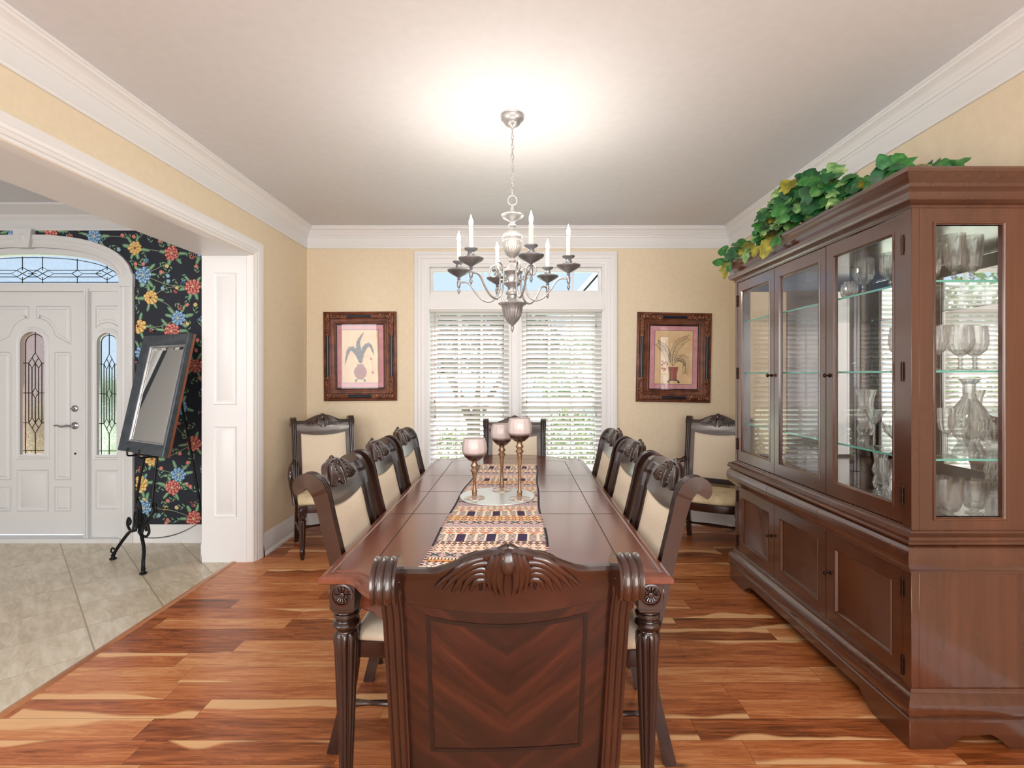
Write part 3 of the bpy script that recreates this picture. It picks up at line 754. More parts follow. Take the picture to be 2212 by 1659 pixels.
# ---------------------------------------------------------------- dining chairs (built facing +y, then turned)
BK = [(0.40,-0.188),(0.50,-0.197),(0.60,-0.217),(0.70,-0.241),(0.78,-0.262),(0.86,-0.279),(0.92,-0.292),(0.96,-0.304),(1.00,-0.318),(1.03,-0.334)]
def by(z): return lerp(BK, z)
def post_path():
    return [Vector(p) for p in smoothpts([(0,-0.264,0.0),(0,-0.234,0.12),(0,-0.202,0.26),(0,-0.188,0.40),(0,-0.197,0.50),(0,-0.241,0.70),(0,-0.279,0.86),(0,-0.300,0.95),(0,-0.314,0.985),(0,-0.332,1.006),(0,-0.352,1.012),(0,-0.370,1.003),(0,-0.376,0.986),(0,-0.368,0.973)], 6)]
def chair(name, label, cat, arms=False, group=None):
    r = root(name, (0,0,0), label=label, cat=cat, group=group)
    WB, WF = 0.234, 0.262
    # rear posts run from the foot up to the scrolled ear: reeded front and back
    P = post_path(); n = len(P)
    for s in (-1, 1):
        m = MB(); V = []; F = []
        cs = []
        def ring(hx, ht, rd):
            c = []
            for k in range(13):      # front face with three reeds
                u = -1+2*k/12; c.append((u*hx, ht + rd*abs(math.sin(u*1.5*PI))))
            for k in range(13):
                u = 1-2*k/12; c.append((u*hx, -ht - rd*abs(math.sin(u*1.5*PI))))
            return c
        for i, p in enumerate(P):
            t = (P[min(i+1,n-1)]-P[max(i-1,0)]).normalized(); nn = Vector((0, t.z, -t.y))
            z = p.z; up = max(0, min(1, (z-0.46)/0.06))
            hx = 0.0185+0.002*up+(0.003 if z > 0.97 else 0); ht = 0.021+0.004*max(0, min(1, (z-0.9)/0.1))
            if i >= n-14: ht *= 1-0.35*((i-(n-14))/13)**2
            if i == n-1: ht *= 0.6
            px = s*(WB - 0.012*(1-up)+0.005*max(0,(z-0.9)/0.13))
            for a, b in ring(hx, ht, 0.0045*up): V.append(Vector((px+a, p.y, p.z))+nn*b)
        k = 26
        for i in range(n-1):
            for j in range(k): l = (j+1) % k; F.append((i*k+j, i*k+l, (i+1)*k+l, (i+1)*k+j))
        F.append(tuple(reversed(range(k)))); F.append(tuple(range((n-1)*k, n*k)))
        m.add(V, F)
        out('rear_post', m, 'chair_wood', r, angle=60)
    # crest rail following the backward roll, serpentine top
    def topz(u):
        a = abs(u); return 1.004+0.048*max(0, math.cos(min(1, a/0.66)*PI/2))**1.15 if a < 0.66 else 1.004
    def botz(u): return 0.908+0.028*u*u
    def surf(u, v, side=0, lift=0.0):
        """u -1..1 across, v 0..1 up the crest, side +1 front -1 back"""
        x = u*(WB-0.012); z0 = botz(u); zt = topz(u)
        pk = (zt-1.018)
        z = z0+(zt-z0)*v
        zz = z if z < 1.0 else 1.0+(z-1.0)*0.9
        y = by(min(zz, 1.03)) - 0.25*max(0, zz-1.03)
        y -= 0.012*(1-u*u)                                     # slight bow of the back
        return Vector((x, y+side*(0.0125+lift), z))
    m = MB(); NU, NV = 32, 10; V = []; F = []
    rows = [(v/NV, 1) for v in range(NV+1)] + [(1.0, 0.55), (1.0, -0.55)] + [(v/NV, -1) for v in range(NV, -1, -1)]
    for (v, sd) in rows:
        for k in range(NU+1):
            u = -1+2*k/NU; p = surf(u, v, sd)
            if v == 1.0 and abs(sd) < 1: p.z += 0.007
            if v >= 0.85: p.y -= 0.004
            V.append(p)
    nr = len(rows)
    for i in range(nr):
        j = (i+1) % nr
        for k in range(NU): F.append((i*(NU+1)+k, i*(NU+1)+k+1, j*(NU+1)+k+1, j*(NU+1)+k))
    m.add(V, F); crest = out('crest_rail', m, 'chair_wood', r, angle=50)
    # acanthus carving on both faces of the crest: centre bud, volutes and feathered leaf strands
    m = MB()
    for side in (1, -1):
        m.sphere(surf(0, 0.86, side, 0.004), 0.021, 12, 8, (0.85, 0.62, 1.25))
        for s in (-1, 1):
            for k, (u0, v0, u1, v1, u2, v2, w_) in enumerate((
                (0.045,1.00,0.11,0.60,0.045,0.30,0.0078),(0.085,0.99,0.16,0.66,0.10,0.33,0.0074),(0.125,0.98,0.205,0.72,0.155,0.40,0.0070),
                (0.20,0.66,0.32,0.88,0.42,0.42,0.0074),(0.19,0.76,0.37,0.99,0.50,0.45,0.0074),(0.185,0.88,0.41,1.03,0.585,0.52,0.0070),
                (0.22,0.97,0.46,1.05,0.66,0.62,0.0064),(0.20,0.56,0.28,0.72,0.34,0.42,0.0066))):
                pts = [surf(s*(u0*(1-t)**2+2*u1*t*(1-t)+u2*t*t), (v0*(1-t)**2+2*v1*t*(1-t)+v2*t*t), side, 0.0015) for t in [q/8 for q in range(9)]]
                m.tube(pts, [w_*(0.5+1.0*math.sin(PI*min(1, 0.15+q/8*0.9))) for q in range(9)], 7)
            pts = []
            for q in range(12):
                a = q/11*1.6*PI; rr = 0.050*(1-q/15); pts.append(surf(s*(0.235+rr*math.cos(a)*0.9), 0.50+rr*math.sin(a)*3.0, side, 0.002))
            m.tube(pts, [0.0055]*11+[0.008], 6)
    for s in (-1, 1):                                           # lip over the bud
        m.tube([surf(s*0.02*q, 1.0, 0)+Vector((0,-0.004,0.007-0.001*q)) for q in range(8)], [0.010-0.001*q for q in range(8)], 8)
    out('carving', m, 'chair_wood', crest, angle=60)
    # lower back rail, side stiles, upholstered panel and veneered rear panel
    xi = WB-0.020
    m = MB(); bow = lambda x: 0.012*(1-(x/xi)**2)
    def slab(x0, x1, z0f, z1f, y_f, y_b, nx=12, nz=8, edge=0.0, mi=None, puff=0.0):
        V = []; F = []
        for sd in (0, 1):
            for i in range(nz+1):
                for k in range(nx+1):
                    x = x0+(x1-x0)*k/nx; z0 = z0f(x); z1 = z1f(x); z = z0+(z1-z0)*i/nz
                    y = by(z)-bow(x)
                    if sd == 0:
                        fx = min(1, min(k, nx-k)/max(1, nx*0.22)); fz = min(1, min(i, nz-i)/max(1, nz*0.2))
                        pf = math.sin(fx*PI/2)*math.sin(fz*PI/2); y += y_f+puff*pf
                    else: y += y_b
                    V.append((x, y, z))
        N = (nx+1)*(nz+1)
        for i in range(nz):
            for k in range(nx):
                a = i*(nx+1)+k; F.append((a, a+1, a+nx+2, a+nx+1)); F.append((N+a, N+a+nx+1, N+a+nx+2, N+a+1))
        b = [k for k in range(nx+1)] + [i*(nx+1)+nx for i in range(1, nz+1)] + [nz*(nx+1)+k for k in range(nx-1, -1, -1)] + [i*(nx+1) for i in range(nz-1, 0, -1)]
        for q in range(len(b)):
            a, c = b[q], b[(q+1) % len(b)]; F.append((a, N+a, N+c, c))
        m.add(V, F, mi)
    cz = lambda x: 0.908+0.028*(x/xi)**2
    slab(-xi, xi, lambda x: 0.485, lambda x: 0.527, 0.013, -0.013, nz=2)
    slab(-xi, -xi+0.032, lambda x: 0.52, cz, 0.012, -0.010, nx=2); slab(xi-0.032, xi, lambda x: 0.52, cz, 0.012, -0.010, nx=2)
    slab(-xi+0.03, xi-0.03, lambda x: cz(x)-0.022, lambda x: cz(x)+0.004, 0.012, -0.010, nz=2)
    out('back_frame', m, 'chair_wood', r, angle=30, bevel=0.0015, seg=1)
    m = MB(); slab(-xi+0.026, xi-0.026, lambda x: 0.523, lambda x: cz(x)-0.018, 0.005, -0.004, 20, 16, puff=0.018)
    out('back_cushion', m, 'linen', r, angle=70)
    m = MB(); slab(-xi, xi, lambda x: 0.485, cz, -0.006, -0.0135, 16, 12)
    # black stringing inlaid in the rear veneer, just proud of it
    pb = lambda x, z: (x, by(z)-bow(x)-0.0146, z)
    def band(pts, w_):
        for (a, b), (c, d) in zip(pts, pts[1:]):
            dx, dz = c-a, d-b; l = math.hypot(dx, dz); nx_, nz_ = -dz/l*w_/2, dx/l*w_/2; ex, ez = dx/l*w_/2, dz/l*w_/2
            m.add([pb(a-ex+nx_, b-ez+nz_), pb(a-ex-nx_, b-ez-nz_), pb(c+ex-nx_, d+ez-nz_), pb(c+ex+nx_, d+ez+nz_)], [(0,1,2,3)], 1)
    bx = 0.164; tz = lambda x: 0.880+0.020*(x/bx)**2
    band([(-bx+2*bx*k/12, tz(-bx+2*bx*k/12)) for k in range(13)], 0.009)
    for s in (-1, 1): band([(s*bx, 0.900-(0.900-0.572)*k/6) for k in range(7)], 0.009)
    band([(-bx+2*bx*k/8, 0.572) for k in range(9)], 0.009)
    out('back_panel', m, ['veneer', 'inlay'], r, angle=40)
    # seat: rails and upholstered cushion
    def seat_outline(g=0.0):
        p = [(-0.225-g,-0.190-g),(0.225+g,-0.190-g),(0.262+g,0.225)]
        for k in range(9): a = k/8; p.append((0.262+g-(2*(0.262+g))*a, 0.225+(0.045+g)*math.sin(PI*a)**0.8 if 0 < a < 1 else 0.225))
        p.append((-0.262-g, 0.225)); q = []
        for c in p:
            if not q or (abs(c[0]-q[-1][0])+abs(c[1]-q[-1][1])) > 1e-5: q.append(c)
        return q
    o = seat_outline()
    m = MB(); m.molding(o, [(0.03,0.352),(0.002,0.352),(0,0.358),(0,0.410),(0.006,0.415),(0.03,0.415)], XY, closed=True); out('seat_rail', m, 'chair_wood', r)
    m = MB(); m.molding(seat_outline(0.003), [(0.012,0.411),(0,0.420),(0.0,0.434),(0.008,0.448),(0.022,0.461),(0.040,0.469),(0.060,0.473)], XY, closed=True, fill=True)
    out('seat_cushion', m, 'damask' if arms else 'linen', r, angle=80)
    # reeded front legs under a rosette block
    for s in (-1, 1):
        cx, cyy = s*0.238, 0.230; m = MB()
        m.box(cx-0.027, cx+0.027, cyy-0.025, cyy+0.030, 0.336, 0.4155)
        prof = [(0.008,0),(0.013,0.004),(0.015,0.020),(0.019,0.045),(0.022,0.050),(0.022,0.058),(0.017,0.062),(0.020,0.070),(0.019,0.080),(0.017,0.085),(0.020,0.10),(0.0265,0.30),(0.0285,0.325),(0.026,0.336),(0.018,0.342),(0.020,0.350),(0.026,0.354),(0.027,0.362),(0.023,0.368),(0.023,0.374)]
        prof = [(a, b*0.905) for a, b in prof]; m.lathe(prof, (cx, cyy, 0), 40, 10, 0.0045, (0.086, 0.299))
        lg = out('front_leg', m, 'chair_wood', r, angle=40)
        m = MB()
        for (M_, c) in ((Matrix.Rotation(-PI/2,4,'X'), (cx, cyy+0.030, 0.377)), (Matrix.Rotation(s*PI/2,4,'Y'), (cx+s*0.027, cyy+0.002, 0.377))):
            m.lathe([(0.019,0),(0.019,0.003),(0.016,0.004),(0.015,0.0015),(0.007,0.0015),(0.006,0.004),(0,0.005)], c, 24, M=M_)
            for k in range(8):
                a = k*PI/4; p = Matrix.Translation(c) @ M_ @ Vector((0.011*math.cos(a), 0.011*math.sin(a), 0.002)); m.sphere(p, 0.0035, 6, 4)
        out('rosette', m, 'chair_wood', lg)
    for s in (-1, 1):                                            # turned side stretchers
        a = Vector((s*0.228, -0.222, 0.185)); b = Vector((s*0.238, 0.225, 0.185)); d = b-a; m = MB()
        m.tube([a+d*t for t in (0,0.06,0.10,0.2,0.5,0.8,0.90,0.94,1)], [0.008,0.010,0.014,0.009,0.014,0.009,0.014,0.010,0.008], 10)
        out('stretcher', m, 'chair_wood', r)
    m = MB(); m.tube([(-0.233+0.466*t, 0.0, 0.185) for t in (0,0.06,0.1,0.2,0.5,0.8,0.9,0.94,1)], [0.008,0.010,0.014,0.009,0.014,0.009,0.014,0.010,0.008], 10); out('stretcher', m, 'chair_wood', r)
    if arms:
        for s in (-1, 1):
            m = MB()
            pts = smoothpts([(s*0.245,-0.240,0.685),(s*0.262,-0.16,0.672),(s*0.285,-0.06,0.672),(s*0.296,0.02,0.655),(s*0.300,0.055,0.615),(s*0.295,0.050,0.565),(s*0.288,0.015,0.510),(s*0.278,0.005,0.455),(s*0.268,0.02,0.375)], 5)
            m.tube(pts, [0.014+0.008*math.sin(PI*min(1,max(0,(i-6)/26)))+0.003*(i<6) for i in range(len(pts))], 12, flat=1.3)
            m.sphere((s*0.2995,0.058,0.64), 0.019, 10, 8, (0.9,1,1.2))
            out('arm', m, 'chair_wood', r, angle=60)
    return r
GS = 'upholstered side chairs around the dining table'
side = chair('dining_chair', 'carved dark wood side chair on left of the table, nearest the camera, cream upholstered back', 'chair', group=GS)
armc = chair('dining_armchair', 'carved dark wood armchair with cream back standing in left corner by the baseboard', 'chair', True, group='carved armchairs in the room corners')
def face(dx, dy): return math.atan2(dy, dx)-PI/2
def put(src, x, y, rz, label, first=False):
    """x, y = where the top of the back stands; the seat is in front of it"""
    f = Vector((math.cos(rz+PI/2), math.sin(rz+PI/2), 0)); loc = Vector((x, y, 0))+f*0.350
    if first: src.location = loc; src.rotation_euler = (0,0,rz); return src
    return dup(src, loc, rz, label)
put(side, -0.772, 2.13, -PI/2, None, True)
put(side, -0.772, 2.72, -PI/2, 'carved side chair on left of the table, middle of three, between two matching chairs')
put(side, -0.771, 3.30, -PI/2, 'carved side chair on left of the table, farthest, closest to the window')
put(side, 0.634, 2.07, PI/2, 'carved side chair on right of the table, nearest the camera, opposite the china cabinet')
put(side, 0.635, 2.68, PI/2, 'carved side chair on right of the table, middle of three, between two matching chairs')
put(side, 0.634, 3.25, PI/2, 'carved side chair on right of the table, farthest, closest to the window')
head = put(side, -0.028, 4.28, PI, 'carved chair at far head of the table, its cream back in front of the window')
near = put(side, -0.020, 1.02, math.radians(2.5), 'large foreground chair seen from behind, carved crest and chevron veneer back, at near table head')
put(armc, -1.72, 4.50, face(0.5,-0.86), None, True)
put(armc, 1.742, 4.46, face(-0.5,-0.86), 'carved dark wood armchair with cream seat in right corner, half hidden by china cabinet')
# ---------------------------------------------------------------- dining table
TX, TY0, TY1, TZ = -0.070, 1.625, 3.90, 0.765
def table():
    r = root('dining_table', (TX, 2.83, 0), label='long dark cherry dining table with serpentine ends and reeded legs in middle of the room', cat='table')
    hw = 0.565
    endp = [(0.565,0),(0.495,0.0),(0.465,-0.006),(0.44,-0.026),(0.42,-0.055),(0.39,-0.092),(0.334,-0.142),(0.25,-0.188),(0.12,-0.226),(0,-0.238)]
    def outline():
        e = [(0.565,0)] + [tuple(p[:2]) for p in smoothpts([(a,b,0) for a, b in endp[1:]], 3)]
        near_ = [(TX-a, TY0+b) for a, b in e] + [(TX+a, TY0+b) for a, b in reversed(e[:-1])]
        far_ = [(TX+a, TY1-b) for a, b in e] + [(TX-a, TY1-b) for a, b in reversed(e[:-1])]
        return near_ + far_
    o = outline()
    m = MB(); m.molding(o, [(0.03,0.735),(0.004,0.735),(0,0.739),(0,0.752),(0.006,0.758),(0.012,0.760),(0.020,0.7635),(0.030,0.7635),(0.034,0.760),(0.040,0.760),(0.044,0.7645),(0.052,0.765)], XY, closed=True, fill=True)
    m.add([(p[0], p[1], 0.7352) for p in offset(o, 0.02, True)], [tuple(t) for t in tessellate_polygon([[Vector((*p,0)) for p in offset(o, 0.02, True)]])])
    def strip(x0, y0, x1, y1, w_=0.003):
        d = Vector((x1-x0, y1-y0)); d.normalize(); n = Vector((-d.y, d.x))*w_/2
        m.add([(x0+n.x,y0+n.y,TZ+0.0004),(x0-n.x,y0-n.y,TZ+0.0004),(x1-n.x,y1-n.y,TZ+0.0004),(x1+n.x,y1+n.y,TZ+0.0004)], [(0,1,2,3)], 1)
    for y in (2.35, 2.80, 3.25): strip(TX-hw+0.05, y, TX+hw-0.05, y, 0.0035)
    for s in (-1, 1):
        x = TX+s*(hw-0.150); strip(x, TY0+0.11, x, TY1-0.11, 0.004)
    for y, s in ((TY0+0.11, 1), (TY1-0.11, -1)):
        pts = [(TX-0.415, y), (TX-0.34, y-s*0.02), (TX-0.22, y-s*0.085), (TX, y-s*0.12), (TX+0.22, y-s*0.085), (TX+0.34, y-s*0.02), (TX+0.415, y)]
        for a, b in zip(pts, pts[1:]): strip(*a, *b, 0.004)
    out('table_top', m, ['table_wood', 'seam'], r, angle=25)
    # apron, bowed at both ends, with lower bead
    m = MB(); ap = [(0.02,0.737),(0.02,0.665),(0.016,0.660),(0.014,0.636),(0.020,0.630),(0.035,0.630),(0.035,0.737)]
    en = [(0.46,0.05),(0.40,0.01),(0.334,-0.075),(0.25,-0.135),(0.12,-0.178),(0,-0.19),(-0.12,-0.178),(-0.25,-0.135),(-0.334,-0.075),(-0.40,0.01),(-0.46,0.05)]
    m.molding([(TX-a, TY0+b) for a, b in en], ap, XY); m.molding([(TX+a, TY1-b) for a, b in en], ap, XY)
    for s in (-1, 1):
        x = TX+s*(hw-0.055); m.box(x-0.012, x+0.012, TY0+0.09, TY1-0.09, 0.635, 0.737)
    out('apron', m, 'table_wood', r, bevel=0.001, seg=1)
    for sx_ in (-1, 1):
        for yy in (TY0+0.072, TY1-0.072):
            cx = TX+sx_*(hw-0.066); m = MB(); sg = -1 if yy < 2.8 else 1
            m.prism(rect(cx-0.041, cx+0.041, 0.640, 0.737), xz(yy, 1), -0.041, 0.041)
            m.box(cx-0.036, cx+0.036, yy-0.036, yy+0.036, 0.630, 0.642)
            prof = [(0.014,0),(0.020,0.01),(0.022,0.03),(0.026,0.035),(0.026,0.045),(0.021,0.055),(0.022,0.08),(0.0385,0.50),(0.041,0.525),(0.040,0.545),(0.034,0.556),(0.030,0.560),(0.031,0.566),(0.040,0.574),(0.044,0.582),(0.040,0.590),(0.033,0.594),(0.034,0.600),(0.041,0.608),(0.040,0.618),(0.033,0.622),(0.034,0.632)]
            m.lathe(prof, (cx, yy, 0), 54, 9, 0.008, (0.07, 0.553))
            lg = out('leg', m, 'chair_wood', r, angle=40, bevel=0.0015, seg=1)
            m = MB()
            for M_, c in ((Matrix.Rotation(-sg*PI/2,4,'X'), (cx, yy+sg*0.041, 0.690)), (Matrix.Rotation(sx_*PI/2,4,'Y'), (cx+sx_*0.041, yy, 0.690))):
                m.lathe([(0.036,0),(0.036,0.004),(0.031,0.005),(0.029,0.001),(0.010,0.001),(0.008,0.005),(0,0.007)], c, 32, M=M_)
                for k in range(14):
                    a = k*2*PI/14; p = Matrix.Translation(c) @ M_
                    m.tube([p @ Vector((0.011*math.cos(a),0.011*math.sin(a),0.002)), p @ Vector((0.020*math.cos(a),0.020*math.sin(a),0.004)), p @ Vector((0.026*math.cos(a),0.026*math.sin(a),0.002))], [0.0018,0.0036,0.0022], 6)
            out('rosette', m, 'chair_wood', lg)
    return r
table()

# ---------------------------------------------------------------- runner: a knitted pattern, one small face per stitch
def runner():
    y0, y1, wd = 1.66, 3.60, 0.43; nx = 110; cell = wd/nx; ny = int((y1-y0)/cell)
    R_ = random.Random(5)
    C = {'k': L(28,26,52), 'p': L(92,66,118), 'o': L(226,132,92), 'r': L(200,98,80), 'y': L(236,178,96), 'c': L(250,234,212), 'g': L(66,90,92), 'm': L(228,194,188), 's': L(180,166,190), 'b': L(70,46,44)}
    bands = [('dots',8),('zig',12),('comb',8),('star',14),('gem',22),('diam',10),('fern',22),('orn',6),('gem',18),('comb2',10),('star',14),('gem2',20),('fern',20),('orn',6),('gem',18),('comb2',14)]
    def pat(kind, i, j, h):
        f = j/h
        if kind == 'dots': return 'k' if (i+2*(j//2 % 2)) % 4 < 1 and j % 2 == 0 else 'c'
        if kind == 'zig':
            t = (i+abs((j % 6)-3)) % 6; return ('p' if f < .5 else 'k') if t < 2 else ('c' if f < .7 else 'o')
        if kind == 'comb': return 'b' if i % 3 == 0 and j > 1 else ('y' if f < .4 else 'c')
        if kind == 'comb2': return 's' if i % 3 == 0 else ('g' if (i+j) % 9 == 0 else 'm')
        if kind == 'star':
            x = (i % 14)-7; y = j-h/2; return 'g' if (abs(abs(x)-abs(y)) < 1.1 or abs(y) < .7) and abs(x) < 6 and abs(y) < 6 else ('k' if (i+j*3) % 11 == 0 else 'm')
        if kind in ('gem', 'gem2'):
            P = 8; x = abs((i % P)-P/2); y = abs((j % 8)-4); d = x+y
            if d < 1.2: return 'c'
            if d < 2.4: return 'k'
            if d < 3.2: return 'o' if (i//P) % 2 else 'r'
            return ('y' if kind == 'gem2' else 'c') if d < 5.4 else ('m' if (i+j) % 2 else 'c')
        if kind == 'diam':
            d = abs((i % 6)-3)+abs((j % 6)-3); return 'k' if 1.5 < d < 3.2 else ('o' if d <= 1.5 else 'c')
        if kind == 'fern':
            q = i % 30; 
            if q < 20:
                x = q-10; a = abs(x)
                if a < 1.2: return 'c'
                return ('p' if f < .5 else 'k') if (j+int(a*0.8)) % 4 < 2 and a < 9 else 'c'
            x = abs(q-25); return 'c' if x > 4.5 else ('k' if (x+j) % 3 < 1.2 else 'p')
        if kind == 'orn': return 'o' if abs((i % 12)-6)+j > 5 else 'c'
        return 'c'
    V = []; F = []; K = []
    rows = []; bi = 0; jj = 0
    while len(rows) < ny:
        k, h = bands[bi % len(bands)] if bi < 3 else bands[3+(bi-3) % (len(bands)-3)]
        for j in range(h): rows.append((k, j, h))
        bi += 1
    def pos(i, j):
        y = y0+(y1-y0)*j/ny; t = (y-y0)/(y1-y0)
        cx = -0.116+0.042*t+0.006*math.sin(y*4.2); hw = (0.440-0.042*t)/2
        u = i/nx*2-1; return (cx+u*hw+0.004*math.sin(y*9+u*2), y+0.003*math.sin(u*5), TZ+0.0046+0.0006*math.sin(y*13+u*3))
    for j in range(ny+1):
        for i in range(nx+1): V.append(pos(i, j))
    for j in range(ny):
        for i in range(nx):
            a = j*(nx+1)+i; F.append((a, a+1, a+nx+2, a+nx+1))
            k, q, h = rows[j]; c = pat(k, i, q, h)
            if i < 3 or i >= nx-3: c = 'k' if (j//60) % 2 or j > ny*0.35 else ('b' if (j//3) % 2 else 'm')
            if i in (2, nx-3) and j % 4 == 0: c = 'c'
            K.append(C[c])
    me = bpy.data.meshes.new('table_runner'); me.from_pydata(V, [], F)
    at = me.color_attributes.new('stitch', 'FLOAT_COLOR', 'CORNER')
    arr = np.repeat(np.array(K, dtype=np.float32), 4, axis=0).ravel(); at.data.foreach_set('color', arr)
    t = NT('knit'); x = t.n.new('ShaderNodeVertexColor'); x.layer_name = 'stitch'; t.set(Base_Color=x.outputs[0], Roughness=0.9); me.materials.append(t.m); MAT['knit'] = t.m
    r = root('table_runner', (-0.10, 2.6, TZ), label='multicoloured patterned woven table runner along the middle of the dining table', cat='table runner')
    o = bpy.data.objects.new('cloth', me); COL.objects.link(o); o.parent = r; o.location = -Vector(r.location)
    m = o.modifiers.new('s', 'SOLIDIFY'); m.thickness = 0.0026
    for nm, jj_, sg in (('fringe', 0, -1), ('fringe', ny, 1)):
        m = MB()
        for i in range(0, nx, 1):
            p = Vector(pos(i+0.5, jj_)); ln = R_.uniform(0.022, 0.042)
            m.tube([p, p+Vector((R_.uniform(-.004,.004), sg*ln*.5, 0.001)), p+Vector((R_.uniform(-.009,.009), sg*ln, R_.uniform(-0.001, 0.006)))], [0.0016,0.0013,0.0007], 4)
        out(nm, m, 'fringe', r)
runner()
# ---------------------------------------------------------------- disc and three stemmed candle holders
ZT = TZ+0.0056
m = MB(); m.lathe([(0.0,0.0),(0.190,0.0),(0.194,0.002),(0.194,0.005),(0.192,0.0065),(0.0,0.0065)], (-0.108, 2.66, ZT), 96)
tag(out('centrepiece_disc', m, 'glitter_disc'), 'round sparkling mirrored disc on the table runner beneath the candle holders', 'tray')
def holder(x, y, zt, rb, hb, rbase, label, seed):
    z0 = ZT+0.007; r = root('candle_holder', (x, y, z0), label=label, cat='candle holder', group='three stemmed glass candle holders')
    zb = zt-hb-z0; top = zt-z0
    def fac(r_, a, z): return r_*(1-0.035*(1-abs(math.cos(a*5))))
    prof = [(0.008, zb),(rb*0.45, zb+hb*0.05),(rb*0.80, zb+hb*0.22),(rb*0.97, zb+hb*0.42),(rb, zb+hb*0.56),(rb*0.96, zb+hb*0.76),(rb*0.84, zb+hb),
            (rb*0.82, zb+hb),(rb*0.935, zb+hb*0.76),(rb*0.97, zb+hb*0.56),(rb*0.94, zb+hb*0.42),(rb*0.76, zb+hb*0.25),(rb*0.4, zb+hb*0.09),(0.001, zb+hb*0.07)]
    m = MB(); m.lathe([(a, b) for a, b in prof], (x, y, z0), 60, wob=fac); out('glass_bowl', m, 'smoked_bowl', r, angle=60)
    st = [(0.006,0.004),(0.010,0.010),(0.014,0.020),(0.012,0.028),(0.015,0.034),(0.011,0.041),(0.0085,0.05),(0.008,zb*0.45),(0.010,zb*0.62),(0.014,zb-0.062),(0.013,zb-0.056),(0.020,zb-0.050),(0.021,zb-0.044),(0.014,zb-0.037),(0.013,zb-0.033),(0.019,zb-0.026),(0.020,zb-0.020),(0.013,zb-0.010),(0.016,zb+0.002),(0.02,zb+0.008)]
    m = MB(); m.lathe(st, (x, y, z0), 28); out('stem', m, 'smoked_stem', r, angle=60)
    m = MB(); m.lathe([(rbase,0),(rbase,0.0025),(rbase*0.7,0.005),(rbase*0.35,0.009),(0.008,0.016),(0,0.016)], (x, y, z0), 48); out('foot', m, 'foot_glass', r, angle=60)
    return r
holder(-0.221, 2.60, 1.081, 0.064, 0.117, 0.052, 'shortest stemmed smoked glass candle holder, on left of the round disc', 1)
holder(-0.088, 2.785, 1.137, 0.060, 0.120, 0.053, 'middle height stemmed smoked glass candle holder, at the back of the round disc', 2)
holder(0.008, 2.585, 1.184, 0.0625, 0.120, 0.053, 'tallest stemmed smoked glass candle holder, on right of the round disc', 3)
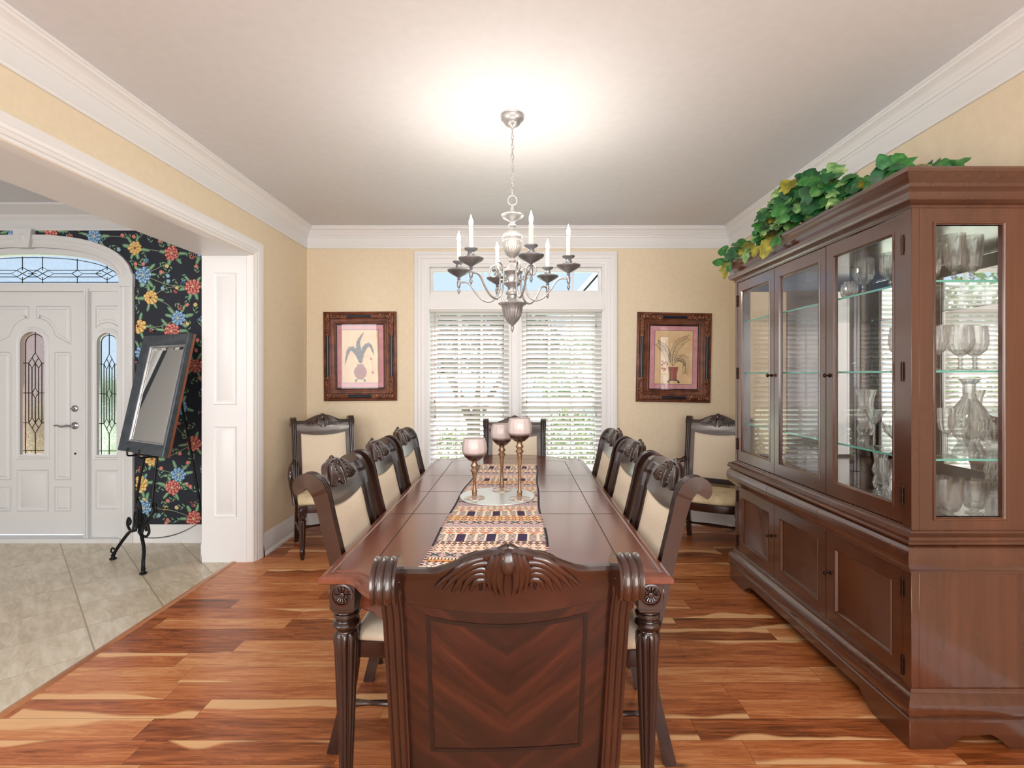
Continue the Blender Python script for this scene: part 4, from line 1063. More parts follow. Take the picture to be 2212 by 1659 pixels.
# ---------------------------------------------------------------- china cabinet on the right wall
KX, KY0, KY1, KW = 1.490, 1.940, 3.512, 1.984
def cabinet():
    r = root('china_cabinet', ((KX+KW)/2, (KY0+KY1)/2, 0), label='large cherry wood china cabinet with glass doors standing along the right wall', cat='china cabinet')
    W = 'cabinet_wood'
    path = [(KW,KY0),(KX,KY0),(KX,KY1),(KW,KY1)]            # clockwise seen from above: outward is to the left of the reversed path
    path = path[::-1]
    rev = lambda pr: [(-a, b) for a, b in pr]
    P2 = list(reversed(path))
    def mold(name, prof, pth=None, bev=0):
        m = MB(); m.molding(pth or P2, prof, XY); return out(name, m, W, r, angle=30)
    # (outward is left of P2 = near end -> front -> far end when negative offsets are flipped)
    sgn = 1 if offset(P2, 0.1, False)[1][0] < KX else -1
    pf = lambda pr: [(sgn*a, b) for a, b in pr]
    crown = mold('crown', pf([(-0.03,2.035),(0.004,2.035),(0.008,2.042),(0.004,2.047),(0.012,2.052),(0.026,2.058),(0.034,2.070),(0.035,2.084),(0.028,2.098),(0.024,2.108),(0.026,2.120),(0.036,2.132),(0.050,2.142),(0.054,2.147),(0.060,2.152),(0.062,2.162),(0.058,2.170),(0.048,2.174),(-0.02,2.175)]))
    m = MB().box(KX-0.03, KW, KY0-0.03, KY1+0.03, 2.150, 2.172); out('top_board', m, W, r)
    mold('waist_moulding', pf([(-0.03,0.768),(0.022,0.768),(0.040,0.772),(0.042,0.779),(0.034,0.784),(0.036,0.790),(0.036,0.797),(0.020,0.803),(0.012,0.806),(0.010,0.812),(-0.02,0.812)]))
    base = pf([(-0.02,0.215),(0.004,0.215),(0.008,0.208),(0.008,0.200),(0.018,0.192),(0.032,0.172),(0.036,0.150),(0.030,0.128),(0.024,0.120),(0.032,0.115),(0.033,0.106),(0.026,0.102),(-0.01,0.102)])
    mold('base_moulding', base)
    # bracket feet
    def foot(L_, fn):
        pts = [(0,0.104),(0,0),(0.20,0),(0.225,0.012),(0.245,0.030),(0.262,0.034),(0.275,0.050),(0.29,0.062),(L_-0.29,0.062),(L_-0.275,0.050),(L_-0.262,0.034),(L_-0.245,0.030),(L_-0.225,0.012),(L_-0.20,0),(L_,0),(L_,0.104)]
        return pts
    LY = KY1-KY0+0.05
    m = MB().prism(foot(LY, None), lambda u, v, d: (KX-0.025+d, KY0-0.025+u, v), 0, 0.03)
    out('plinth_front', m, W, r, bevel=0.002)
    LX = KW-KX+0.02
    pe = [(0,0.104),(0,0),(0.13,0),(0.145,0.010),(0.16,0.028),(0.175,0.034),(0.19,0.05),(0.30,0.055),(0.33,0.040),(0.36,0.012),(0.38,0),(LX,0),(LX,0.104)]
    for y in (KY0-0.0245, KY1-0.005): m = MB().prism(pe, lambda u, v, d: (KX-0.02+u, y+d, v), 0, 0.03); out('plinth_side', m, W, r, bevel=0.002)
    # lower case with three panelled doors and three pulvinated drawers
    m = MB()
    m.box(KX+0.0302, KW, KY0+0.001, KY0+0.02, 0.10, 0.762); m.box(KX+0.0302, KW, KY1-0.02, KY1-0.001, 0.10, 0.762)
    m.box(KX+0.0304, KW-0.001, KY0+0.021, KY1-0.021, 0.10, 0.215); m.box(KX+0.0304, KX+0.04, KY0+0.021, KY1-0.021, 0.216, 0.76); m.box(KX+0.001, KW, KY0+0.0015, KY1-0.0015, 0.763, 0.80)
    for y0, y1 in ((KY0, KY0+0.042), (KY1-0.030, KY1)): m.box(KX, KX+0.03, y0, y1, 0.205, 0.66)
    m.box(KX+0.0005, KX+0.03, KY0+0.043, KY1-0.031, 0.645, 0.658)
    out('lower_case', m, W, r, bevel=0.0015, seg=1)
    D = [(1.985, 2.482), (2.487, 2.984), (2.989, 3.480)]
    for i, (a, b) in enumerate(D):
        m = MB(); z0, z1 = 0.214, 0.645; fn = lambda u, v, h: (KX+0.004-h, u, v)
        m.prism(rect(a, b, z0, z1), fn, 0, -0.018, holes=[rect(a+0.062, b-0.062, z0+0.065, z1-0.06)])
        m.molding(rect(a+0.062, b-0.062, z0+0.065, z1-0.06), [(0,0.0),(0.002,0.003),(0.008,0.001),(0.014,-0.009),(0.018,-0.011)], fn, closed=True, fill=True)
        d = out('door', m, W, r, angle=30)
        hy = b if i < 2 else a                                  # hinge side; knob opposite
        hy = a if i == 0 else b; ky = (b-0.03) if i == 0 else a+0.03
        if i == 1: hy = b; ky = None
        hinges(d, hy+(0.0025 if hy == b else -0.0025), (0.28, 0.58)) if i != 1 else None
        if i != 1: knob(d, ky, 0.455)
    for a, b in ((KY0-0.0, 2.4838), (2.4862, 2.985), (2.988, KY1)):
        pr = [(0.0,0.655),(0.010,0.655),(0.012,0.661),(0.028,0.672),(0.040,0.692),(0.044,0.715),(0.041,0.740),(0.030,0.758),(0.018,0.766),(0.0,0.768)]
        m = MB()
        if a < 2: m.molding([(KW,KY0),(KX,KY0),(KX,b)], pf(pr), XY)
        elif b > 3.4: m.molding([(KX,a),(KX,KY1),(KW,KY1)], pf(pr), XY)
        else: m.molding([(KX,a),(KX,b)], pf(pr), XY)
        out('drawer', m, W, r, angle=30)
    # upper case: posts, rails, mirror back, floor
    Z0, Z1 = 0.806, 2.050
    m = MB()
    for y0, y1 in ((KY0, KY0+0.043), (KY1-0.031, KY1)): m.box(KX, KX+0.03, y0, y1, Z0, Z1)
    m.box(KX+0.0005, KX+0.025, KY0+0.0435, KY1-0.0315, 2.028, Z1); m.box(KX+0.0005, KX+0.025, KY0+0.0435, KY1-0.0315, Z0, 0.822)
    for s, y in ((0, KY0), (1, KY1-0.022)):
        gz = rect(1.585, 1.838, 0.862, 1.972)
        fn = lambda u, v, d: (u, y+d, v)
        m.prism(rect(KX+0.0302, KW, Z0, Z1), fn, 0.0008, 0.022, holes=[gz])
        if s == 0:
            f2 = lambda u, v, h: (u, y-h, v)
            m.molding(rect(1.572, 1.851, 0.849, 1.985), [(0,0.0),(0.001,0.003),(0.008,0.003),(0.013,-0.004),(0.013,-0.02)], f2, closed=True)
    m.box(KX+0.0305, KW-0.001, KY0+0.0225, KY1-0.0225, Z0, 0.845); m.box(KX+0.0305, KW-0.001, KY0+0.0225, KY1-0.0225, 2.030, Z1)
    out('upper_case', m, W, r, bevel=0.001, seg=1)
    m = MB()                                                    # frame joints drawn on the end panel
    out('back_panel', MB().box(KW-0.016, KW, KY0+0.02, KY1-0.02, 0.84, 2.04), W, r)
    out('mirror', MB().box(KW-0.021, KW-0.016, KY0+0.023, KY1-0.023, 0.845, 2.030), 'mirror', r)
    m = MB()
    for y in (2.484, 2.986): m.box(KW-0.040, KW-0.0205, y-0.02, y+0.02, 0.845, 2.03)
    out('back_stile', m, W, r, bevel=0.003)
    for i, (a, b) in enumerate(D):
        z0, z1 = 0.826, 2.024; fn = lambda u, v, h: (KX+0.004-h, u, v)
        m = MB(); g = rect(a+0.058, b-0.058, z0+0.068, z1-0.062)
        m.prism(rect(a, b, z0, z1), fn, 0, -0.020, holes=[g])
        m.molding(g, [(-0.010,0.0),(-0.009,0.003),(-0.002,0.003),(0.004,-0.004),(0.005,-0.012),(0.0,-0.014)], fn, closed=True)
        d = out('glazed_door', m, W, r, angle=30)
        m = MB(); gl = rect(a+0.056, b-0.056, z0+0.066, z1-0.060)
        m.molding(gl, [(0,-0.012),(0,-0.0095),(0.022,-0.0065)], fn, closed=True, fill=True)
        out('bevelled_pane', m, 'pane', d, angle=1)
        hy = a-0.0025 if i == 0 else b+0.0025
        if i != 1: hinges(d, hy, (0.935, 1.415, 1.905))
        if i != 1: knob(d, (b-0.028) if i == 0 else a+0.028, 1.40)
    out('end_pane', MB().box(1.583, 1.840, KY0+0.010, KY0+0.014, 0.860, 1.974), 'pane', r)
    for z in (1.076, 1.415, 1.762):
        m = MB().box(KX+0.035, KW-0.024, KY0+0.024, KY1-0.024, z-0.004, z+0.004)
        s = out('glass_shelf', m, 'shelf_glass', r)
        m = MB().box(KX+0.0335, KX+0.035, KY0+0.024, KY1-0.024, z-0.004, z+0.004); m.box(KX+0.035, KW-0.024, KY0+0.0228, KY0+0.024, z-0.004, z+0.004)
        out('shelf_edge', m, 'glass_edge', s)
    return r
def hinges(d, y, zs):
    for z in zs:
        m = MB(); x = KX-0.001
        m.lathe([(0.0045,-0.030),(0.0045,0.030)], (x, y, z), 10)
        for dz in (-0.034, 0.0, 0.034): m.lathe([(0.0058,-0.004),(0.0064,0),(0.0058,0.004)], (x, y, z+dz), 10)
        m.box(x-0.001, x+0.004, y-0.010, y+0.010, z-0.028, z+0.028)
        out('hinge', m, 'bronze_hinge', d)
def knob(d, y, z):
    m = MB(); M_ = Matrix.Rotation(-PI/2, 4, 'Y'); x = KX+0.003
    m.lathe([(0.010,0),(0.010,0.002),(0.004,0.005),(0.004,0.016),(0.009,0.019),(0.011,0.024),(0.008,0.029),(0.0,0.031)], (x, y, z), 16, M=M_)
    out('knob', m, 'bronze_hinge', d)
cabinet()

# ---------------------------------------------------------------- crystal on the shelves
def glassware(name, prof, loc, label, cat, group, seg=32, fl=0, fd=0.0, fr=None, rz=0):
    m = MB(); m.lathe(prof, (0,0,0), seg, fl, fd, fr)
    o = out(name, m, 'crystal', origin=(0,0,0), angle=14 if fl else 50); o.location = loc
    return tag(o, label, cat, group)
def wall_of(outer, t=0.0016):
    """outer bowl profile bottom to rim -> closed thin wall going back down inside"""
    return outer + [(max(r_-t, 0.0005), z) for r_, z in reversed(outer)]
SH = {0: 0.8455, 1: 1.0805, 2: 1.4195, 3: 1.7665}
tall = [(0.0,0),(0.033,0),(0.033,0.002),(0.008,0.008),(0.006,0.014),(0.011,0.020),(0.006,0.027),(0.010,0.033),(0.007,0.040)] + wall_of([(0.016,0.046),(0.028,0.062),(0.033,0.09),(0.036,0.14),(0.036,0.186)])[0:] + [(0.0,0.052)]
gob = [(0.0,0),(0.037,0),(0.037,0.002),(0.009,0.008),(0.006,0.020),(0.011,0.028),(0.006,0.036),(0.010,0.044),(0.007,0.055)] + wall_of([(0.020,0.064),(0.038,0.082),(0.045,0.11),(0.044,0.14),(0.040,0.178)], 0.0025) + [(0.0,0.068)]
flute = [(0.0,0),(0.034,0),(0.034,0.002),(0.006,0.010),(0.005,0.02),(0.0045,0.080)] + wall_of([(0.010,0.088),(0.022,0.105),(0.028,0.13),(0.030,0.19)]) + [(0.0,0.092)]
martini = [(0.0,0),(0.036,0),(0.036,0.002),(0.005,0.008),(0.004,0.10)] + wall_of([(0.010,0.105),(0.050,0.165)]) + [(0.0,0.107)]
tumbler = [(0.0,0),(0.030,0),(0.030,0.003),(0.014,0.010),(0.014,0.014)] + wall_of([(0.030,0.024),(0.040,0.045),(0.046,0.085),(0.048,0.135)]) + [(0.0,0.018)]
decant = [(0.0,0),(0.055,0),(0.056,0.01),(0.038,0.045),(0.034,0.055)] + wall_of([(0.050,0.075),(0.068,0.11),(0.070,0.14),(0.055,0.18),(0.026,0.225),(0.020,0.25),(0.022,0.285),(0.038,0.305)], 0.003) + [(0.0,0.06)]
vase = [(0.0,0),(0.038,0),(0.040,0.006),(0.030,0.03)] + wall_of([(0.040,0.06),(0.030,0.10),(0.042,0.13),(0.030,0.17),(0.034,0.21),(0.046,0.25)], 0.004) + [(0.0,0.035)]
bowl = [(0.0,0),(0.035,0),(0.036,0.004),(0.028,0.012)] + wall_of([(0.05,0.03),(0.078,0.06),(0.092,0.10)], 0.004) + [(0.0,0.02)]
small = [(0.0,0),(0.026,0),(0.026,0.002),(0.006,0.008),(0.006,0.03)] + wall_of([(0.020,0.036),(0.030,0.055),(0.029,0.085)]) + [(0.0,0.04)]
G3, G2, G1, G0 = 'tall plain glasses on the top glass shelf', 'cut crystal goblets on the middle glass shelf', 'stemware on the lower glass shelf', 'etched tumblers on the cabinet floor'
for i, (x, y, lab) in enumerate(((1.612,2.02,'tall footed clear glass on top cabinet shelf, left in the end window'),(1.640,2.13,'tall footed clear glass on top cabinet shelf, behind the front left one'),(1.712,2.01,'tall footed clear glass on top cabinet shelf, central in the end window'),
        (1.800,2.03,'tall footed clear glass on top cabinet shelf, right in the end window'),(1.745,2.16,'tall footed clear glass on top cabinet shelf, second row behind the central one'))):
    glassware('footed_glass', tall, (x, y, SH[3]), lab, 'glass', G3, 36, 12, 0.003, (0.046, 0.10))
for i, (x, y, lab) in enumerate(((1.650,2.03,'cut crystal goblet on middle cabinet shelf, left in the end window'),(1.745,2.02,'cut crystal goblet on middle cabinet shelf, central in the end window'),(1.838,2.06,'cut crystal goblet on middle cabinet shelf, right in the end window'),
        (1.572,2.10,'cut crystal goblet on middle cabinet shelf, just inside the front corner post'),(1.690,2.16,'cut crystal goblet on middle cabinet shelf, second row of the end window'))):
    glassware('crystal_goblet', gob, (x, y, SH[2]), lab, 'goblet', G2, 48, 16, 0.006, (0.062, 0.16))
glassware('wine_flute', flute, (1.690, 2.02, SH[1]), 'ribbed crystal wine glass standing alone before the end window on lower shelf', 'wine glass', G1, 36, 10, 0.003, (0.088,0.19))
glassware('wine_flute', flute, (1.590, 2.05, SH[1]), 'ribbed crystal wine glass on lower shelf beside the front corner post', 'wine glass', G1, 36, 10, 0.003, (0.088,0.19))
glassware('martini_glass', martini, (1.665, 2.15, SH[1]), 'wide V shaped cocktail glass on lower cabinet shelf behind the wine glasses', 'cocktail glass', G1)
glassware('decanter', decant, (1.815, 2.06, SH[1]), 'round bellied crystal decanter with flared neck on lower cabinet shelf', 'decanter', None, 48, 24, 0.004, (0.075, 0.20))
for x, y, lab in ((1.700,2.02,'etched glass tumbler on the cabinet floor, central in the end window'),(1.610,2.03,'etched footed glass tumbler on the cabinet floor, left in the end window'),
        (1.755,2.14,'etched glass tumbler on the cabinet floor, second row of the end window'),(1.835,2.06,'etched glass tumbler on the cabinet floor, right in the end window')):
    glassware('etched_tumbler', tumbler, (x, y, SH[0]), lab, 'tumbler', G0, 36, 12, 0.002, (0.04, 0.12))
# glimpsed through the front doors
glassware('crystal_vase', vase, (1.70, 2.40, SH[0]), 'tall waisted crystal vase on the cabinet floor behind the nearest glazed door', 'vase', None, 48, 20, 0.005, (0.03, 0.25)).scale = (0.86,0.86,0.86)
glassware('crystal_vase', vase, (1.70, 2.50, SH[1]), 'tall waisted crystal vase on the lower glass shelf behind the nearest glazed door', 'vase', None, 48, 20, 0.005, (0.03, 0.25))
glassware('crystal_bowl', bowl, (1.76, 2.33, SH[1]), 'diamond cut crystal bowl on the lower glass shelf behind the nearest glazed door', 'bowl', None, 48, 24, 0.006, (0.03, 0.10))
glassware('martini_glass', martini, (1.60, 2.30, SH[1]), 'wide V shaped cocktail glass on lower shelf beside the diamond cut crystal bowl', 'cocktail glass', G1)
glassware('wine_flute', flute, (1.60, 2.24, SH[0]), 'stemmed glass on the cabinet floor behind the nearest glazed door', 'wine glass', 'stemware on the cabinet floor')
m = MB(); m.lathe(small, (0,0,0), 24)
jug = [(0.0,0),(0.040,0),(0.042,0.004)] + wall_of([(0.046,0.02),(0.044,0.05),(0.030,0.10),(0.034,0.13)], 0.003) + [(0.0,0.01)]
mj = MB(); mj.lathe(jug, (0,0,0), 32); mj.tube(smoothpts([(0,0.032,0.115),(0,0.068,0.110),(0,0.075,0.07),(0,0.045,0.03)], 5), 0.004, 8)
o = out('glass_jug', mj, 'crystal', origin=(0,0,0), angle=50); o.location = (1.585, 2.11, SH[0]); tag(o, 'small clear glass jug with looped handle on the cabinet floor near the front corner', 'jug')
for k, (x, y, lab) in enumerate(((1.70,2.62,'small cut goblet on top shelf behind the middle glazed door, nearest its right stile'),(1.74,2.70,'small cut goblet on top shelf behind the middle glazed door, second from right'),
        (1.66,2.74,'small cut goblet on top shelf behind the middle glazed door, third from right'),(1.72,2.86,'small cut goblet on top shelf behind the middle glazed door, nearest its left stile'))):
    glassware('small_goblet', gob, (x, y, SH[3]), lab, 'goblet', 'small goblets on the top shelf', 40, 16, 0.005, (0.062,0.16)).scale = (0.8,0.8,0.62)
glassware('crystal_goblet', gob, (1.62, 2.40, SH[3]-0.0), 'cut crystal goblet on top shelf behind the nearest glazed door, at its left', 'goblet', 'goblets behind the nearest door', 40, 16, 0.006, (0.062,0.16))
glassware('crystal_goblet', gob, (1.66, 2.28, SH[3]-0.0), 'cut crystal goblet on top shelf behind the nearest glazed door, at its right', 'goblet', 'goblets behind the nearest door', 40, 16, 0.006, (0.062,0.16))

# ---------------------------------------------------------------- ivy garland on top of the cabinet
def ivy(name, spots, label, seed, trail):
    R_ = random.Random(seed); r = root(name, (1.60, sum(p[1] for p in spots)/len(spots), 2.176), label=label, cat='garland')
    mats = ['ivy_dark','ivy_mid','ivy_pale','ivy_olive']; m = MB(); mt = MB()
    def lf(c, nrm, up, sz, mi, kind):
        n = Vector(nrm).normalized(); u = (Vector(up)-n*Vector(up).dot(n))
        if u.length < 1e-3: u = Vector((1,0,0))-n*n.x
        u.normalize(); w = n.cross(u)
        if kind == 0: out_ = [(0,0),(0.30,-0.10),(0.62,0.02),(0.50,0.28),(0.78,0.52),(0.40,0.60),(0.30,0.92),(0.0,1.15)]       # lobed ivy
        else: out_ = [(0,0),(0.26,-0.04),(0.46,0.16),(0.50,0.42),(0.36,0.72),(0.16,0.94),(0,1.02)]                            # rounded leaf
        full = out_ + [(-a, b) for a, b in reversed(out_[1:-1])]
        P = [(0, 0.42)] + full; V = []
        for a, b in P:
            bend = -0.16*abs(a)**1.4 - 0.20*(b-0.4)**2 + (0.05*math.sin(b*9)*abs(a))
            if (a, b) == (0, 0.42): bend = 0.045
            V.append(Vector(c)+w*a*sz+u*b*sz+n*bend*sz)
        for v in V:
            if v.z < 2.1765 and v.x > 1.424 and v.y > KY0-0.06:
                if c[0] < 1.45: v.x = 1.424
                else: v.z = 2.1765
        N = len(full); m.add(V, [(0, 1+i, 1+(i+1) % N) for i in range(N)], mi)
        m.add([v-n*0.0006 for v in V], [(0, 1+(i+1) % N, 1+i) for i in range(N)], mi)
    for (x, y, z, rad, cnt, szs, pal) in spots:
        for k in range(int(cnt*1.6)):
            a = R_.uniform(0, 2*PI); b = R_.uniform(-0.2, 1.0)*PI/2; q = rad*R_.uniform(0.3, 1.15)
            p = Vector((x+q*math.cos(a)*math.cos(b)*0.8, y+q*math.sin(a)*math.cos(b)*1.2, max(2.182, z+q*math.sin(b))))
            if p.x < KX-0.045 and p.z < 2.20: p.z = max(p.z, 2.12)
            nrm = (-0.6+R_.uniform(-.6,.5), -0.7+R_.uniform(-.6,.6), 0.45+R_.uniform(-.4,.6))
            up = (R_.uniform(-.9,.5), R_.uniform(-.9,.9), R_.uniform(-.6,1.0))
            lf(p, nrm, up, szs*R_.uniform(0.6, 1.15), R_.choices(range(4), pal)[0], 0 if R_.random() < 0.45 else 1)
            if k % 3 == 0: mt.tube([p, (p+Vector((x,y,z)))/2+Vector((0,0,0.01)), Vector((x, y, max(2.180, z-rad*0.4)))], 0.0014, 5)
    for (p, up, sz, mi, kind, nrm) in trail: lf(p, nrm, up, sz, mi, kind)
    P = smoothpts([(x, y, 2.182) for x, y, *_ in spots], 6); mt.tube(P, 0.004, 6)
    out('leaves', m, mats, r, angle=80); out('vine_stem', mt, 'twig', r)
sp = [(1.50, 3.52, 2.19, 0.10, 16, 0.085, (3,6,1,1)), (1.49, 3.32, 2.185, 0.05, 8, 0.045, (3,4,2,3)), (1.49, 3.10, 2.20, 0.10, 34, 0.052, (6,5,4,1)), (1.50, 2.95, 2.24, 0.15, 60, 0.056, (7,6,5,0.6)),
      (1.51, 2.80, 2.27, 0.17, 60, 0.062, (7,6,5,0.5)), (1.52, 2.64, 2.27, 0.16, 50, 0.070, (7,6,4,0.5)), (1.52, 2.48, 2.24, 0.13, 32, 0.078, (6,6,3,0.7)), (1.51, 2.34, 2.21, 0.08, 16, 0.064, (5,6,2,1)),
      (1.50, 2.20, 2.19, 0.04, 8, 0.045, (4,6,1,2)), (1.52, 2.09, 2.22, 0.06, 7, 0.080, (4,6,0,0.3))]
tr = [((1.435,3.50,2.17),(-.2,.1,-1),0.10,3,0,(-.9,-.5,.2)), ((1.43,3.46,2.16),(-.1,-.5,-.8),0.07,1,0,(-.9,-.4,.3)), ((1.42,2.90,2.165),(-.1,.3,-1),0.095,3,0,(-.9,-.5,.2)), ((1.425,2.84,2.17),(-.1,-.8,-.5),0.08,1,0,(-.9,-.3,.4)),
      ((1.42,3.05,2.17),(-.1,.2,-1),0.06,3,0,(-.9,-.5,.2)), ((1.42,3.18,2.165),(-.1,.1,-1),0.06,2,0,(-.9,-.5,.2))]
ivy('ivy_garland', sp, 'long green variegated ivy garland trailing along the top front edge of the china cabinet', 21, tr)
ivy('ivy_sprig', [(1.62,2.02,2.185,0.05,7,0.062,(3,6,1,2)),(1.72,2.03,2.185,0.05,8,0.066,(3,6,1,2)),(1.78,2.04,2.182,0.03,3,0.05,(2,5,1,3))], 'short green ivy sprig lying on the cabinet top at its near end', 5, [])
# ---------------------------------------------------------------- chandelier
def chandelier(cx=-0.030, cyy=2.735):
    r = root('chandelier', (cx, cyy, 1.63), label='pewter six arm candle chandelier hanging from the ceiling over the dining table', cat='chandelier')
    c = (cx, cyy, 0); Pw = 'pewter'
    m = MB(); m.lathe([(0.0,2.716),(0.006,2.717),(0.008,2.724),(0.020,2.729),(0.034,2.736),(0.044,2.747),(0.048,2.758),(0.060,2.766),(0.062,2.776),(0.058,2.782),(0.060,CZ)], c, 40)
    for k in range(36): a = k*PI/18; m.sphere((cx+0.057*math.cos(a), cyy+0.057*math.sin(a), 2.7745), 0.0032, 6, 4)
    out('canopy', m, Pw, r)
    m = MB(); z = 2.712; k = 0
    while z > 2.372:
        pts = []
        for q in range(14):
            a = q/14*2*PI; u = 0.0075*math.cos(a); v = 0.0165*math.sin(a)
            pts.append((cx+(u if k % 2 else u*0.25), cyy+(u*0.25 if k % 2 else u), z-0.012+v))
        m.tube(pts, 0.0019, 6, closed=True); z -= 0.0265; k += 1
    m.tube([(cx+0.003, cyy+0.003, 2.71-0.02*q+0.0) if q % 2 else (cx-0.003, cyy-0.003, 2.71-0.02*q) for q in range(18)], 0.0011, 5)
    out('chain', m, Pw, r)
    m = MB(); pts = [(cx+0.024*math.cos(q/20*2*PI), cyy, 2.335+0.026*math.sin(q/20*2*PI)) for q in range(20)]; m.tube(pts, 0.0028, 8, closed=True); out('hanging_ring', m, Pw, r)
    body = [(0.0,1.628),(0.003,1.632),(0.008,1.650),(0.009,1.658),(0.005,1.664),(0.010,1.668),(0.013,1.672),(0.030,1.690),(0.046,1.715),(0.053,1.745),(0.056,1.765),(0.064,1.772),(0.074,1.778),(0.076,1.785),(0.060,1.790),(0.045,1.800),(0.030,1.806),
            (0.022,1.812),(0.022,1.826),(0.034,1.832),(0.036,1.842),(0.026,1.850),(0.024,1.868),(0.034,1.878),(0.042,1.884),(0.044,1.892),(0.036,1.900),(0.034,1.935),(0.052,1.944),(0.056,1.952),(0.050,1.962),(0.030,1.974),(0.022,1.990),(0.014,2.000),
            (0.018,2.006),(0.020,2.014),(0.012,2.022),(0.014,2.030),(0.030,2.040),(0.042,2.060),(0.050,2.085),(0.053,2.104),(0.055,2.112),(0.052,2.118),(0.046,2.124),(0.052,2.134),(0.054,2.146),(0.046,2.158),(0.030,2.168),(0.016,2.180),(0.014,2.190),
            (0.022,2.196),(0.022,2.206),(0.012,2.214),(0.014,2.222),(0.030,2.232),(0.050,2.242),(0.058,2.250),(0.060,2.256),(0.040,2.258),(0.020,2.262),(0.014,2.272),(0.010,2.290),(0.007,2.306),(0.004,2.315)]
    def fl(r_, a, z):
        if 1.672 < z < 1.752: return r_*(1-0.09*(1-abs(math.cos(a*9))))
        if 2.045 < z < 2.108: return r_*(1-0.08*(1-abs(math.cos(a*11))))
        if 1.868 < z < 1.892: return r_*(1-0.10*(1-abs(math.cos(a*9))))
        return r_
    m = MB(); m.lathe(body, c, 72, wob=fl); out('column', m, Pw, r, angle=45)
    for k in range(6):
        a = math.radians(-12+60*k); M_ = Matrix.Translation((cx, cyy, 0)) @ Matrix.Rotation(a, 4, 'Z')
        pr = [(0.298,1.905),(0.262,1.908),(0.235,1.893),(0.205,1.850),(0.170,1.812),(0.130,1.797),(0.096,1.812),(0.076,1.850),(0.068,1.900),(0.068,1.945),(0.082,1.980),(0.108,1.988),(0.126,1.966),(0.120,1.938),(0.098,1.930),(0.088,1.946),(0.096,1.958)]
        P = smoothpts([(p, 0, z) for p, z in pr], 5); n = len(P)
        m = MB(); m.tube(P, [0.0052 if i < n*0.75 else 0.0052-0.0022*(i-n*0.75)/(n*0.25) for i in range(n)], 10)
        m.tube([(0.066,0,1.912),(0.034,0,1.912)], 0.006, 8)
        m.xf(M_); arm = out('arm', m, Pw, r, angle=60)
        b = MB(); q = M_ @ Vector((0.300, 0, 0))
        b.lathe([(0.0,1.842),(0.002,1.845),(0.007,1.856),(0.0085,1.864),(0.006,1.872),(0.004,1.876),(0.008,1.882),(0.010,1.896),(0.010,1.912),(0.0065,1.920),(0.010,1.926),(0.006,1.932),(0.012,1.938),(0.034,1.950),(0.056,1.964),(0.061,1.969),(0.062,1.973),(0.058,1.975),(0.040,1.966),(0.012,1.962),
                 (0.009,1.972),(0.012,1.980),(0.017,1.986),(0.018,1.996),(0.014,2.004),(0.018,2.010),(0.030,2.016),(0.033,2.020),(0.033,2.023),(0.012,2.021),(0.0,2.021)], (q.x, q.y, 0), 36)
        for j in range(36): t = j*PI/18; b.sphere((q.x+0.060*math.cos(t), q.y+0.060*math.sin(t), 1.9755), 0.0026, 6, 4)
        out('bobeche', b, 'pewter_dark', arm, angle=50)
        cd = MB(); cd.lathe([(0.0105,2.020),(0.0105,2.118),(0.011,2.122),(0.008,2.126),(0.0,2.126)], (q.x, q.y, 0), 20); out('candle_sleeve', cd, 'candle_ivory', arm)
        bl = MB(); bl.lathe([(0.006,2.124),(0.008,2.134),(0.0105,2.146),(0.010,2.158),(0.006,2.170),(0.0025,2.182),(0.0,2.190)], (q.x, q.y, 0), 16); out('flame_bulb', bl, 'bulb', arm)
        lamp('bulb_light', 'POINT', (q.x, q.y, 2.215), energy=3.6, color=(1.0, 0.93, 0.83), shadow_soft_size=0.03)
chandelier()

